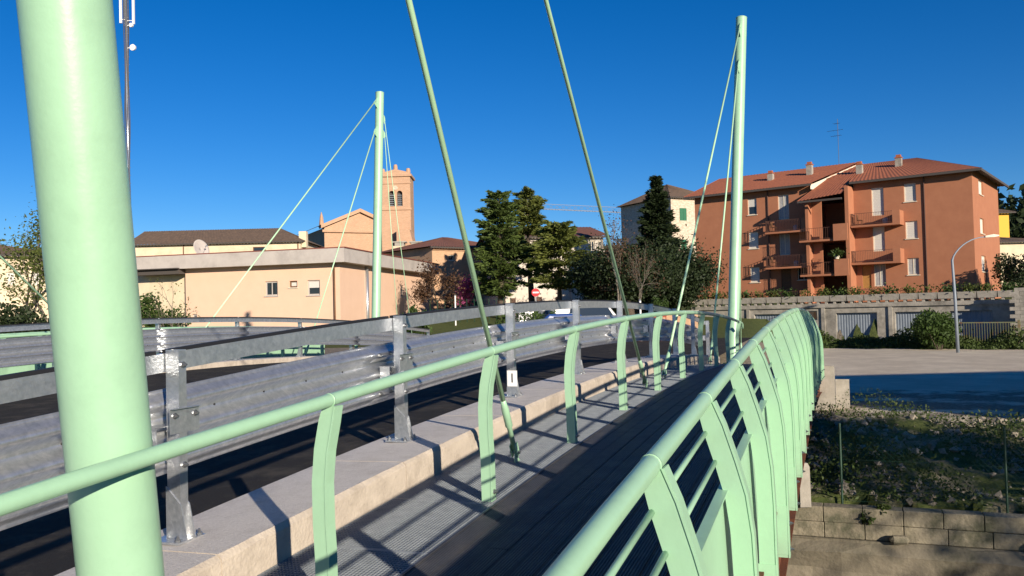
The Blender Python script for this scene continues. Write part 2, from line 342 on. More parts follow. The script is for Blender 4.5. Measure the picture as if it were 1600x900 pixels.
def make_railing(name, label, p, s_list, prof, infill, s_a, s_b, flip=1, panels=True):
    t = thing(name, label, 'railing', tuple(B(s_a, p, 0)))
    TI = Matrix.Translation(-Vector(t.location)); zp = -2.6 if p > -8 else None
    mb = MB(); n = int((s_b - s_a) / 0.5)
    pts = [B(s, p, RH, zp) for s in srange(s_a, s_b, n)]
    tt = (pts[-1] - pts[-2]).normalized(); pts += [pts[-1] + tt * 0.12 + Vector((0, 0, -0.03)), pts[-1] + tt * 0.17 + Vector((0, 0, -0.12))]
    handrail(mb, pts); o = mb.build('handrail', 'mint', t, True, TI)
    pm = post_mesh(-1 if infill else 1, 0, [(y * flip, z) for y, z in prof])
    first = pm.build('post', 'mint', t); me = first.data
    for i, s in enumerate(s_list):
        M = TI @ railing_frame(s, p)
        o = first if i == 0 else link('post', me, t)
        o.matrix_basis = M
        # weld collar on the handrail
        a = B(s - 0.004, p, RH, zp); b = B(s + 0.004, p, RH, zp)
        MB().tube([a, b], 0.0345, 14).build('weld_ring', 'mint', o, True, M.inverted() @ TI)
        yb, zb = prof[-1]
        for q, hz in enumerate((zb + 0.05, zb + 0.22) if infill else (zb + 0.09,)):
            link('bolt', BOLT, o, Matrix.Translation((0.028 if infill else 0.0, flip * (yb) + (0.0495 if flip > 0 else 0.0495), hz)) if infill else Matrix.Translation((0.02, yb + 0.0495, hz)))
        if infill:
            o2 = MB().box(-0.011, -0.006, yb * flip - 0.10, yb * flip + 0.04, zb + 0.02, zb + 0.34).build('base_plate', 'mint', o)
    if infill:
        def yat(z):
            for (y0, z0), (y1, z1) in zip(prof[:-1], prof[1:]):
                if z1 <= z <= z0: return (y0 + (y1 - y0) * (z0 - z) / (z0 - z1)) * flip
            return prof[-1][0] * flip
        for a, b in zip(s_list[:-1], s_list[1:]):
            for k, z in enumerate((RH - 0.14, RH - 0.26)):
                y = yat(z) - 0.040 * flip
                MB().tube([B(a, p + y, z, zp), B((a + b) / 2, p + y, z, zp), B(b, p + y, z, zp)], 0.011, 8).build('rail_bar', 'mint', t, True, TI)
            z = RH - 0.375; y = yat(z) - 0.045 * flip
            MB().sweep([[B(s, p + y - 0.022, z, zp), B(s, p + y + 0.022, z, zp), B(s, p + y + 0.022, z - 0.008, zp), B(s, p + y - 0.022, z - 0.008, zp)] for s in (a, (a + b) / 2, b)]).build('flat_bar', 'mint', t, False, TI)
            y0 = yat(z) - 0.050 * flip; y1 = yat(0.0) - 0.050 * flip
            if panels:
                MB().sweep([[B(s, p + y0 - 0.002, z - 0.012, zp), B(s, p + y0 + 0.002, z - 0.012, zp), B(s, p + y1 + 0.002, -0.24, zp), B(s, p + y1 - 0.002, -0.24, zp)] for s in (a + 0.0005, (a + b) / 2, b - 0.0005)]).build('infill_panel', 'mint', t, False, TI)
    return t
make_railing('pedestrian_railing', 'open pale green handrail on curved posts between the grating and the plank walkway', -2.29, [3.52 - 2.05 * 2 + 2.05 * k for k in range(12)], left_prof, False, S0, 22.6)
make_railing('pedestrian_railing', 'pale green railing with solid lower panels along the outer edge of the plank walkway', -0.535, [2.54 - 1.13 * 4 + 1.13 * k for k in range(23)], right_prof, True, S0, 22.9)
make_railing('pedestrian_railing', 'pale green panelled railing across the road, edging the opposite walkway', -16.85, [2.0 + 1.13 * k for k in range(22)], right_prof, True, 2.0, 26.0, flip=-1)
make_railing('pedestrian_railing', 'open pale green handrail across the road, behind the far guardrail', -15.15, [2.5 + 2.05 * k for k in range(12)], left_prof, False, 2.0, 26.0)
# opposite walkway surface
bpart(MB().sweep([[B(s, -14.36, -0.002), B(s, -16.85, -0.002), B(s, -16.85, -0.05), B(s, -14.36, -0.05)] for s in srange(0, 26, 26)]), 'walkway_slab', 'deck_board')
bpart(MB().sweep([[B(s, -16.93, -0.02), B(s, -16.86, -0.02), B(s, -16.86, -0.62), B(s, -16.93, -0.62)] for s in srange(0, 26, 26)]), 'edge_girder', 'corten')

# ================================================================== MASTS WITH STAYS
def mast(label, s, p, ms, mp, stays, back, Hm=9.55, r=0.150):
    base = B(s, p, -0.5); up = (SA * ms + PA * mp + Vector((0, 0, 1))); up = up / up.z
    foot = B(s, p, 0)
    t = thing('bridge_mast', label, 'mast', tuple(base)); TI = Matrix.Translation(-base)
    top = foot + up * Hm
    mb = MB().tube([foot - up * 0.6, foot, foot + up * (Hm * 0.5), top], r, 40); mb.build('pole', 'mint', t, True, TI)
    smooth_angle(t.children[0], 50)
    MB().tube([top, top + up * 0.02], r * 1.04, 40).build('cap', 'mint', t, False, TI)
    MB().tube([foot + up * 0.0, foot + up * 0.025], r * 1.6, 28).build('base_plate', 'mint', t, False, TI)
    for (sa, below) in stays + back:
        a = top - up * below; b = B(sa, p, 0.02); d = (b - a).normalized(); hor = Vector((d.x, d.y, 0)).normalized()
        a0 = a + hor * r * 0.9
        # gusset plate on the mast
        w = hor.cross(Vector((0, 0, 1))) * 0.012
        pts = [a0 + Vector((0, 0, 0.18)), a0 - Vector((0, 0, 0.26)), a0 + hor * 0.20 + d * 0.14, a0 + hor * 0.20]
        MB().prism([q - w / 2 for q in pts], w).build('gusset', 'mint', t, False, TI)
        st = a0 + hor * 0.16; L = (b - st).length; d = (b - st).normalized()
        thick = 0.021 if (sa, below) in stays else 0.013
        c = MB().tube([st, st + d * (L - 0.62)], thick, 12).build('stay_cable', 'stay_paint', t, True, TI)
        e = b - d * 0.10
        MB().tube([b - d * 0.64, b - d * 0.56, b - d * 0.54, b - d * 0.36, b - d * 0.34, e], [0.020, 0.028, 0.032, 0.032, 0.022, 0.022], 12).build('turnbuckle', 'mint', c, True)
        # fork and lug at deck level
        q = d.cross(PA).normalized()
        for sg in (-1, 1):
            m0 = e + PA * 0.020 * sg
            MB().prism([m0 + q * 0.03 - d * 0.06, m0 - q * 0.03 - d * 0.06, m0 - q * 0.03 + d * 0.07, m0 + q * 0.03 + d * 0.07], PA * 0.008 * sg).build('fork', 'mint', c, False)
        MB().tube([e + d * 0.03 - PA * 0.045, e + d * 0.03 + PA * 0.045], 0.014, 10).build('pin', 'bolt_steel', c, False)
        lug = b - d * 0.03
        MB().prism([lug + SA * 0.09 - Vector((0, 0, 0.08)), lug - SA * 0.06 - Vector((0, 0, 0.08)), lug - d * 0.08 - q * 0.03, lug - d * 0.08 + q * 0.03], PA * 0.014).build('anchor_lug', 'mint', c, False)
    # climbing peg near the top
    pg = top - up * 1.0
    MB().tube([pg, pg + SA * (0.34 if ms > 0 else -0.34), pg + SA * (0.36 if ms > 0 else -0.36) + Vector((0, 0, -0.04))], 0.014, 6).build('peg', 'stay_paint', t, False, TI)
    return t
mast('thick pale green mast between handrail and kerb, with stays landing beside the guardrail', 2.58, -2.58, -0.15, 0.048, [(6.80, 1.4), (12.1, 0.35)], [(-2.0, 0.9)])
mast('pale green mast where the plank walkway ends, before the orange apartment block', 23.0, -2.60, 0.15, 0.04, [(18.8, 1.4), (13.5, 0.35)], [(25.2, 1.0)])
mast('pale green mast across the road in front of the peach flat roofed building', 25.6, -14.8, 0.11, -0.02, [(21.4, 1.4), (16.1, 0.35)], [(28.6, 0.8), (27.4, 1.4)])
mast('pale green mast across the road, its stay slanting past the half bare tree', 5.15, -14.8, -0.11, -0.02, [(9.4, 1.4), (14.6, 0.35)], [])

# ================================================================== GUARDRAILS
def thrie_profile():
    pts = []; n = 36
    for i in range(n + 1):
        v = i / n; z = -0.25 + 0.50 * v
        d = 0.040 * math.cos(2 * math.pi * 3 * v)        # three waves
        if v < 0.03 or v > 0.97: d = 0.030
        pts.append((d, z))
    return pts
TP = thrie_profile()
def guardrail(label, p, sg, s_list, plate_at=None):
    """sg = +1 when the traffic side is toward -p"""
    t = thing('guardrail', label, 'guardrail', tuple(B(s_list[0], p, 0.22))); TI = Matrix.Translation(-Vector(t.location))
    # posts
    mb = MB(); H = 1.065
    mb.box(-0.03, 0.03, 0.042, 0.048, 0.012, H); mb.box(-0.03, -0.0245, -0.042, 0.0415, 0.012, H); mb.box(0.0245, 0.03, -0.042, 0.0415, 0.012, H)
    mb.box(-0.0244, -0.012, -0.048, -0.0425, 0.012, H); mb.box(0.012, 0.0244, -0.048, -0.0425, 0.012, H)
    pm = mb.build('post', 'galv', t); pme = pm.data
    bpm = MB().box(-0.11, 0.11, -0.10, 0.10, 0.0, 0.012); 
    bpm = bpm.build('base_plate', 'galv', pm); bme = bpm.data
    g = MB()
    for x in (-0.036, 0.030): g.prism([(x, -0.049, 0.0125), (x, 0.095, 0.0125), (x, 0.055, 0.20), (x, -0.049, 0.30)], (0.006, 0, 0))
    gm = g.build('gusset', 'galv', pm); gme = gm.data
    spm = MB()   # spacer block, folded sheet
    spm.box(-0.10, 0.10, -0.145, -0.050, 0.63, 0.636); spm.box(-0.10, 0.10, -0.145, -0.050, 0.50, 0.506)
    spm.box(-0.10, -0.096, -0.144, -0.051, 0.5065, 0.6295); spm.box(0.096, 0.10, -0.144, -0.051, 0.5065, 0.6295)
    sp = spm.build('spacer', 'galv', pm); sme = sp.data
    fm = MB(); fm.box(-0.105, 0.125, 0.0485, 0.052, 0.60, 0.74); fm.box(-0.105, 0.125, 0.0485, 0.075, 0.737, 0.741); fp = fm.build('bracket', 'galv', pm); fme = fp.data
    for i, s in enumerate(s_list):
        M = TI @ railing_frame(s, p); M = TI @ Matrix.Translation(B(s, p, 0.222)) @ (railing_frame(s, p).to_3x3().to_4x4())
        if sg < 0: M = M @ Matrix.Rotation(math.pi, 4, 'Z')
        if i == 0:
            o = pm; kids = [bpm, gm, sp, fp]
        else:
            o = link('post', pme, t); kids = [link('base_plate', bme, o), link('gusset', gme, o), link('spacer', sme, o), link('bracket', fme, o)]
        o.matrix_basis = M
        for x in (-0.085, 0.085):
            for y in (-0.075, 0.075): link('anchor_bolt', BOLT, o, Matrix.Translation((x, y, 0.018)) @ Matrix.Rotation(math.pi / 2, 4, 'X'))
        for x, z in ((-0.07, 0.70), (0.09, 0.70), (0.0, 0.98), (0.0, 0.42)): link('bolt', BOLT, o, Matrix.Translation((x, 0.052, z)))
        if plate_at == i:
            MB().box(-0.050, -0.046, -0.035, 0.085, 0.12, 0.30).build('number_plate', 'white_plate', o)
            cu = bpy.data.curves.new('number', 'FONT'); cu.body = '1'; cu.size = 0.15; cu.extrude = 0.001; cu.align_x = 'CENTER'; cu.align_y = 'CENTER'
            tmp = bpy.data.objects.new('number', cu); COL.objects.link(tmp); dg = bpy.context.evaluated_depsgraph_get()
            me = bpy.data.meshes.new_from_object(tmp.evaluated_get(dg)); bpy.data.objects.remove(tmp); me.materials.clear(); me.materials.append(MATS['ink'])
            link('number', me, o, Matrix(((0, 0, -1, -0.0515), (1, 0, 0, 0.025), (0, 1, 0, 0.21), (0, 0, 0, 1))))
    # beams and top rails, span by span, lapped at the posts
    pb = p - sg * 0.19
    for i, (a, b) in enumerate(zip(s_list[:-1], s_list[1:])):
        rj = random.Random(i + int(p * 7)); j0 = rj.uniform(-0.01, 0.01)
        lap = 0.16; off = 0.004 * (i % 2)
        mb = MB(); n = 8
        rings = [[B(s, pb - sg * (d + off), 0.22 + 0.575 + z + j0 * 0.2) for d, z in TP] for s in srange(a - lap, b + lap, n)]
        mb.sweep(rings, closed=False)
        o = mb.build('beam', 'galv', t, True, TI, fix=False)
        sol = o.modifiers.new('thickness', 'SOLIDIFY'); sol.thickness = 0.003
        for sx in (a - 0.09, a + 0.09):
            for zz in (-0.165, 0.0, 0.165):
                M = TI @ Matrix.Translation(B(sx, pb + sg * (0.043 if zz else 0.038), 0.22 + 0.575 + zz - 0.083 * (1 if zz else -1) * 0)) @ railing_frame(sx, p).to_3x3().to_4x4()
                if sg < 0: M = M @ Matrix.Rotation(math.pi, 4, 'Z')
                link('bolt', BOLT, o, o.matrix_basis.inverted() @ M)
        # slotted holes seen as dark studs along the valleys
        for q in range(4):
            sx = a + (b - a) * (0.22 + 0.19 * q)
            for zz in (-0.083, 0.083):
                M = TI @ Matrix.Translation(B(sx, pb + sg * 0.0415 * -1 + sg * 0.003, 0.22 + 0.575 + zz)) @ railing_frame(sx, p).to_3x3().to_4x4()
                link('slot', SLOT, o, o.matrix_basis.inverted() @ M)
        pt = p - sg * 0.072
        rings = []
        for s in srange(a - 0.03, b - 0.035, 6):
            h1 = 0.22 + H - 0.015; h0 = h1 - 0.105
            q = [(0.022, h1), (0.022, h0), (-0.022, h0), (-0.022, h0 + 0.004), (0.018, h0 + 0.004), (0.018, h1 - 0.004), (-0.022, h1 - 0.004), (-0.022, h1)]
            rings.append([B(s, pt + sg * y, h) for y, h in q])
        r = MB().sweep(rings).build('top_rail', 'galv', t, False, TI)
        MB().sweep([[B(s, pt + sg * 0.021, 0.22 + H - 0.0145), B(s, pt - sg * 0.024, 0.22 + H - 0.0145), B(s, pt - sg * 0.024, 0.22 + H + 0.006), B(s, pt + sg * 0.017, 0.22 + H + 0.006)] for s in srange(a, b - 0.09, 6)]).build('dark_strip', 'matt_black', r, False)  # near-black strip along the upper edge of the top rail
    return t
_sl = MB().tube([(-0.010, 0, 0), (-0.004, 0.0, 0), (0.004, 0, 0), (0.010, 0, 0)], [0.004, 0.008, 0.008, 0.004], 8)
SLOT = bpy.data.meshes.new('slot'); SLOT.from_pydata(_sl.v, [], _sl.f); SLOT.materials.append(MATS['ink'])
guardrail('galvanised three wave guardrail bolted to the kerb beside the steel grating', -3.50, 1, [3.83 + 2.65 * k for k in range(-2, 9)], plate_at=4)
guardrail('galvanised guardrail on the opposite kerb in front of the peach building', -13.95, -1, [1.5 + 2.65 * k for k in range(0, 11)])
# ================================================================== TERRAIN
def sstep(a, b, x):
    t = min(1.0, max(0.0, (x - a) / (b - a))); return t * t * (3 - 2 * t)
WA = Vector((4.06, 12.0)); WD = Vector((2.54, -1.0)).normalized(); WN = Vector((-WD.y, WD.x))     # bank wall line, normal pointing away from the river
GA = Vector((23.4, 52.0)); GD = Vector((0.79, -0.613)).normalized(); GN = Vector((-GD.y, GD.x))     # garage row line, normal pointing away from the camera
if GN.y < 0: GN = -GN
def gnoise(x, y, a, sc, seed=0):
    return a * (math.sin(x * sc * 1.3 + seed) * math.sin(y * sc * 1.7 + seed * 2.1) + 0.5 * math.sin(x * sc * 3.1 + y * sc * 2.3 + seed) + 0.3 * math.sin(x * sc * 6.7 - y * sc * 5.9))
def gz(x, y):
    q = Vector((x, y)); p = x * math.cos(TH) - y * math.sin(TH); s = x * math.sin(TH) + y * math.cos(TH)
    # town side (left and ahead of the bridge): climbs gently away
    left = (2.5 if p < -6 else 1.5 + 1.0 * sstep(30, 44, y)) + 1.9 * sstep(44, 76, y) + 2.5 * sstep(90, 200, y)
    # yard on the right, then the terrace above the garages
    g = (q - GA).dot(GN)
    yard = 1.45
    w = (q - WA).dot(WN)
    if w < 12: yard = 1.45 + 0.30 * sstep(0.3, 5, w) * (1 - sstep(6, 10, w)) - 0.06 * (1 - sstep(0, 3, w)) + gnoise(x, y, 0.09, 1.6, 1.0) * sstep(0.1, 1.5, w) * (1 - sstep(7, 10, w))
    right = yard if g < 0.55 else 4.15 + 1.5 * sstep(20, 90, g)
    z = left + (right - left) * sstep(-5.0, -0.8, p)
    z += 60 * sstep(180, 900, math.hypot(x, y)) * (0.6 + 0.4 * math.sin(x * 0.004 + 1)) * (1 if y > 0 else 0.3)
    # river channel below the bridge
    if w < 0.28 and w > -18 and s < 40:
        z = -1.3 + gnoise(x, y, 0.10, 1.1) + 3.6 * sstep(-14, -18, w)
    elif w <= -18: z = 2.35
    # keep the ground below the bridge deck
    if -17.5 < p < -0.2 and -3 < s < 24 and w > 0.28: z = min(z, dz(s, p) - 0.9)
    return z
def axis(lo, hi, step, far, k=1.25):
    a = list(np.arange(lo, hi + 1e-6, step)); d = step; v = hi
    while v < far: d *= k; v += d; a.append(v)
    d = step; v = lo; b = []
    while v > -far: d *= k; v -= d; b.append(v)
    return b[::-1] + a
gx = axis(-32, 42, 0.75, 2500); gy = axis(-6, 76, 0.75, 2500)
for extra in np.arange(3, 14, 0.25): gx.append(extra + 0.011)
for extra in np.arange(8, 24, 0.25): gy.append(extra + 0.013)
gx.sort(); gy.sort()
mb = MB(); mb.grid(lambda u, v: (gx[round(u * (len(gx) - 1))], gy[round(v * (len(gy) - 1))], gz(gx[round(u * (len(gx) - 1))], gy[round(v * (len(gy) - 1))])), len(gx) - 1, len(gy) - 1)
def ground_mat():
    m = mat('ground', (0.30, 0.26, 0.20), 0.95, bump=0.0); nt = m.node_tree; N = nt.nodes; L = nt.links; b = N['Principled BSDF']; b.inputs['Specular IOR Level'].default_value = 0.15
    tc = N.new('ShaderNodeTexCoord')
    def noise(sc, det=8, ro=0.6):
        n = N.new('ShaderNodeTexNoise'); n.inputs['Scale'].default_value = sc; n.inputs['Detail'].default_value = det; n.inputs['Roughness'].default_value = ro; L.new(tc.outputs['Object'], n.inputs['Vector']); return n
    def ramp(src, a, b_, ca, cb):
        r = N.new('ShaderNodeValToRGB'); r.color_ramp.elements[0].position = a; r.color_ramp.elements[1].position = b_; r.color_ramp.elements[0].color = (*ca, 1); r.color_ramp.elements[1].color = (*cb, 1); L.new(src, r.inputs[0]); return r
    def mixc(f, a, b_):
        x = N.new('ShaderNodeMix'); x.data_type = 'RGBA'; L.new(f, x.inputs['Factor']); L.new(a, x.inputs['A']); L.new(b_, x.inputs['B']); return x.outputs['Result']
    earth = ramp(noise(9).outputs['Fac'], 0.35, 0.7, (0.17, 0.14, 0.10), (0.38, 0.33, 0.26))
    gfine = ramp(noise(35).outputs['Fac'], 0.3, 0.7, (0.62, 0.53, 0.39), (0.78, 0.69, 0.53)); gcoarse = ramp(noise(0.55, 10, 0.75).outputs['Fac'], 0.42, 0.62, (0.46, 0.39, 0.29), (0.76, 0.67, 0.52))
    gm = N.new('ShaderNodeMix'); gm.data_type = 'RGBA'; gm.inputs['Factor'].default_value = 0.5; L.new(gfine.outputs[0], gm.inputs['A']); L.new(gcoarse.outputs[0], gm.inputs['B'])
    grass = ramp(noise(6).outputs['Fac'], 0.3, 0.7, (0.05, 0.075, 0.022), (0.13, 0.15, 0.05))
    geo = N.new('ShaderNodeAttribute'); geo.attribute_name = 'cover'; geo.attribute_type = 'GEOMETRY'
    sp = N.new('ShaderNodeSeparateColor'); L.new(geo.outputs['Color'], sp.inputs[0])
    wear = noise(1.1, 9, 0.7)
    mm = N.new('ShaderNodeMath'); mm.operation = 'MULTIPLY_ADD'; L.new(wear.outputs['Fac'], mm.inputs[0]); mm.inputs[1].default_value = 1.1; mm.inputs[2].default_value = -0.55
    def soft(ch):
        a = N.new('ShaderNodeMath'); a.operation = 'ADD'; a.use_clamp = True; L.new(ch, a.inputs[0]); L.new(mm.outputs[0], a.inputs[1])
        r = ramp(a.outputs[0], 0.42, 0.58, (0, 0, 0), (1, 1, 1)); return r.outputs[0]
    c = mixc(soft(sp.outputs[0]), earth.outputs[0], gm.outputs['Result']); c = mixc(soft(sp.outputs[1]), c, grass.outputs[0])
    L.new(c, b.inputs['Base Color'])
    bp = N.new('ShaderNodeBump'); bp.inputs['Strength'].default_value = 0.8; bp.inputs['Distance'].default_value = 0.05; L.new(noise(14, 10, 0.75).outputs['Fac'], bp.inputs['Height']); L.new(bp.outputs[0], b.inputs['Normal'])
    return m
ground_mat()
ground = mb.build('ground', 'ground', kind='structure', smooth=True, fix=False); ground['label'] = 'gravel yard, bank and grass around the bridge'
ca = ground.data.color_attributes.new('cover', 'FLOAT_COLOR', 'POINT'); cols = []
for (x, y, z) in mb.v:
    q = Vector((x, y)); p = x * math.cos(TH) - y * math.sin(TH); w = (q - WA).dot(WN); g = (q - GA).dot(GN)
    gr = (0.62 + 0.6 * sstep(15, 19, w) - 0.30 * abs(math.sin(w * 1.3 + 0.15 * x)) * (1 - sstep(15, 20, w))) if (p > -1 and 8.6 < w and g < -1.0) else (0.45 if (p > -1 and w > 6.5 and g < 0) else 0.0)  # gravel cover follows sun and shade: pale where lit, streaky dirt where shaded
    gs = 0.0
    if g > -2.6 and p > 0: gs = 0.85
    if p < -2 and y > 44: gs = 0.9
    if 0 < w < 6.5: gs = 0.56
    if y < 0 or abs(x) > 60 or y > 90: gs = 1.0
    cols += [gr, gs, 0, 1]
ca.data.foreach_set('color', cols)
# shallow water on the river bed
mat('water', (0.03, 0.04, 0.03), 0.08, spec=0.6, bump=0.25, bscale=6)
c0 = WA - WN * 6
wpt = lambda a, b: (WA.x + WD.x * a + WN.x * b, WA.y + WD.y * a + WN.y * b, -1.22)
mb = MB(); mb.poly([wpt(-30, -3.0), wpt(40, -3.0), wpt(40, -9), wpt(-30, -9)]); o = mb.build('river', 'water', kind='structure')

# ================================================================== BANK WALL
bank = thing('bank_wall', 'weathered river bank wall with two courses of grey blocks on a stained concrete base', 'wall', (WA.x, WA.y, -0.98), math.atan2(WD.y, WD.x))
# base (local x along wall, y away from river)
mb = MB(); NX = 90; rr = random.Random(3)
jit = {}
def wj(i, k):
    if (i, k) not in jit: jit[(i, k)] = rr.uniform(-0.035, 0.035)
    return jit[(i, k)]
lev = [0.0, 0.5, 0.9, 1.25, 1.55, 1.80, 1.93, 1.95]
mb.sweep([[(-6 + 34 * i / NX, -0.30 + (0.16 * (k / 7)) + wj(i, k) - (0.10 if k == 5 else 0), z + (wj(i, k + 20) * 0.5 if 0 < k < 7 else 0)) for k, z in enumerate(lev)] + [(-6 + 34 * i / NX, 0.45, 1.95), (-6 + 34 * i / NX, 0.45, 0.0)] for i in range(NX + 1)])
mb.build('base', 'old_concrete', bank)
for c in range(2):
    x = -6 + (0.22 if c else 0)
    while x < 27.5:
        L_ = 0.50 + rr.uniform(-0.03, 0.05); dy = rr.uniform(-0.012, 0.012); b0 = 1.956 + c * 0.212
        if not (c == 1 and rr.random() < 0.0):
            o = MB().box(x, x + L_ - 0.006, -0.13 + dy * .4, 0.12 + dy * .4, b0, b0 + 0.207 + rr.uniform(-0.003, 0.002)).build('block', 'block', bank)
            o.rotation_euler = (0, 0, rr.uniform(-0.003, 0.003))
            bv = o.modifiers.new('bevel', 'BEVEL'); bv.width = 0.008; bv.segments = 1
        x += L_
for x, z, r in ((2.9, 1.99, 0.17), (3.25, 1.99, 0.13), (3.6, 1.99, 0.2), (1.15, 1.97, 0.12)):     # tumbled stones on the ledge
    mbs = MB(); v0 = []
    mbs.box(-r, r, -r * 0.6, r * 0.6, -r * 0.4, r * 0.5)
    o = mbs.build('stone', 'block', bank); o.location = (x, -0.22, z + r * 0.3); o.rotation_euler = (rr.uniform(-.2, .2), rr.uniform(-.2, .2), rr.uniform(0, 3))
    o.modifiers.new('bevel', 'BEVEL').width = 0.04
# pale pillar where the wall meets the bridge
pl = at(1256, 777, 11.9)
o = tag(MB().sweep([[(-.075, -.075, 0), (.075, -.075, 0), (.075, .075, 0), (-.075, .075, 0)], [(-.07, -.07, .55), (.07, -.07, .55), (.07, .07, .55), (-.07, .07, .55)], [(-.05, -.05, .60), (.05, -.05, .60), (.05, .05, .60), (-.05, .05, .60)]]).build('concrete_post', 'concrete'), 'short pale concrete post on the bank wall beside the green railing', 'post')
o.location = (pl.x, pl.y, 1.385)

# ================================================================== CHAIN LINK FENCE above the wall
mat('fence_green', (0.012, 0.05, 0.03), 0.5)
fence = thing('wire_fence', 'sagging green chain link fence along the top of the river wall', 'fence', (WA.x, WA.y, 1.36), math.atan2(WD.y, WD.x))
for k, x in enumerate(np.arange(0.45, 22, 2.05)):
    MB().tube([(x, 0.35, -0.1), (x, 0.35, 1.12)], 0.016, 8).build('post', 'fence_green', fence)
mb = MB(); step = 0.075; w_ = 0.0014
def fpt(x, z): return (x, 0.35 + 0.02 * math.sin(x * 2.1) * (z), z + 0.02 * math.sin(x * 1.5) * z)
for sgn in (1, -1):
    for i in range(int((20.6 + 1.2) / step)):
        x0 = 0.45 + i * step - (1.15 if sgn > 0 else 0)
        pts = [(x0 + sgn * 0 + (q * 1.15 if sgn > 0 else 1.15 - q * 1.15 ) , q * 1.15) for q in (0, 0.5, 1)]
        pts = [(min(20.9, max(0.45, x)), z) for x, z in pts]
        mb.tube([fpt(x, z + 0.02) for x, z in pts], w_ * 1.0, 3, cap=False)
for z in (0.03, 0.6, 1.17): mb.tube([fpt(0.45 + 20.5 * q / 20, z) for q in range(21)], 0.002, 4)
o = mb.build('wire_mesh', 'fence_green', fence, fix=False); o['kind'] = 'stuff'

# ================================================================== RUBBLE on the bank
mat('rubble', (0.36, 0.32, 0.26), 0.95, col2=(0.16, 0.14, 0.11), scale=2.0, bump=0.5, bscale=14)
mb = MB(); rr = random.Random(11)
def rock(mb, x, y, z, r):
    vs = [Vector((rr.uniform(.6, 1), 0, 0)), Vector((-rr.uniform(.6, 1), 0, 0)), Vector((0, rr.uniform(.6, 1), 0)), Vector((0, -rr.uniform(.6, 1), 0)), Vector((0, 0, rr.uniform(.4, .8))), Vector((0, 0, -.5))]
    R = Matrix.Rotation(rr.uniform(0, 6), 3, Vector((rr.uniform(-1, 1), rr.uniform(-1, 1), 1)).normalized())
    mb.add([Vector((x, y, z)) + (R @ v) * r for v in vs], [(0,2,4),(2,1,4),(1,3,4),(3,0,4),(2,0,5),(1,2,5),(3,1,5),(0,3,5)])
for _ in range(8000):
    a = rr.uniform(-1.0, 22); w = rr.uniform(0.35, 9.2) ; q = WA + WD * a + WN * w
    dens = 0.35 + 0.65 * abs(math.sin(a * 0.9 + w * 0.7) * math.sin(w * 1.1 + 0.4 * a))
    if rr.random() > dens: continue
    r = 0.02 + 0.13 * rr.random() ** 3.5
    if w > 6.5: r *= 0.6
    rock(mb, q.x, q.y, gz(q.x, q.y) + r * 0.15, r)
o = tag(mb.build('rubble', 'rubble', fix=False), 'grey rubble and stones strewn over the bank above the wall', 'rubble', kind='stuff')
# ================================================================== FOLIAGE
leaf_mat('cedar_leaf', (0.12, 0.165, 0.035), (0.028, 0.055, 0.016), 0.12, 1.4)
leaf_mat('cedar_leaf_b', (0.18, 0.20, 0.04), (0.045, 0.07, 0.02), 0.12, 1.4)
leaf_mat('dark_leaf', (0.035, 0.055, 0.018), (0.010, 0.018, 0.008), 0.1, 1.0)
leaf_mat('bush_leaf', (0.085, 0.14, 0.030), (0.022, 0.045, 0.012), 0.25, 2.5)
leaf_mat('young_leaf', (0.16, 0.19, 0.045), (0.06, 0.085, 0.02), 0.35, 2.0)
leaf_mat('pink_leaf', (0.50, 0.11, 0.28), (0.26, 0.05, 0.15), 0.3, 3)
leaf_mat('weed_leaf', (0.085, 0.125, 0.03), (0.035, 0.055, 0.015), 0.25, 3)
leaf_mat('russet_leaf', (0.14, 0.075, 0.04), (0.05, 0.03, 0.02), 0.2, 2)
mat('bark', (0.13, 0.10, 0.075), 0.95, col2=(0.06, 0.045, 0.035), scale=12, bump=0.6, bscale=25)
mat('grey_bark', (0.22, 0.19, 0.15), 0.95, col2=(0.11, 0.09, 0.07), scale=12, bump=0.5, bscale=25)
def leaf_obj(name, C, size, m, parent, flat=0.0, aspect=0.55, seed=0, dirs=None, kind='stuff'):
    """C: n x 3 leaf centres. one small quad each, random orientation (flat -> closer to horizontal)"""
    rng = np.random.default_rng(seed); C = np.asarray(C, float); n = len(C)
    a = rng.normal(size=(n, 3)); 
    if dirs is not None: a = dirs + 0.45 * a
    a /= np.linalg.norm(a, axis=1)[:, None]
    if flat: a[:, 2] *= (1 - flat); a /= np.linalg.norm(a, axis=1)[:, None]
    b = rng.normal(size=(n, 3)); b[:, 2] *= (1 - flat * 0.7); b -= a * (a * b).sum(1)[:, None]; b /= np.linalg.norm(b, axis=1)[:, None]
    sz = size * rng.uniform(0.6, 1.35, n)[:, None]
    A = a * sz; Bv = b * sz * aspect
    V = np.stack([C - A, C - Bv * 0.9, C + A, C + Bv * 0.9], 1).reshape(-1, 3)
    me = bpy.data.meshes.new(name); me.vertices.add(4 * n); me.vertices.foreach_set('co', V.ravel())
    me.loops.add(4 * n); me.loops.foreach_set('vertex_index', np.arange(4 * n)); me.polygons.add(n)
    me.polygons.foreach_set('loop_start', np.arange(0, 4 * n, 4)); me.polygons.foreach_set('loop_total', np.full(n, 4)) 
    me.materials.append(MATS[m]); me.update(calc_edges=True); me.validate()
    o = link(name, me, parent)
    if kind: o['kind'] = kind
    return o
def limb_path(rng, a, d, L, n, droop=0.0, wob=0.12):
    pts = [Vector(a)]; d = Vector(d).normalized()
    for i in range(n):
        d = (d + Vector(rng.normal(size=3)) * wob + Vector((0, 0, droop))).normalized(); pts.append(pts[-1] + d * (L / n))
    return pts
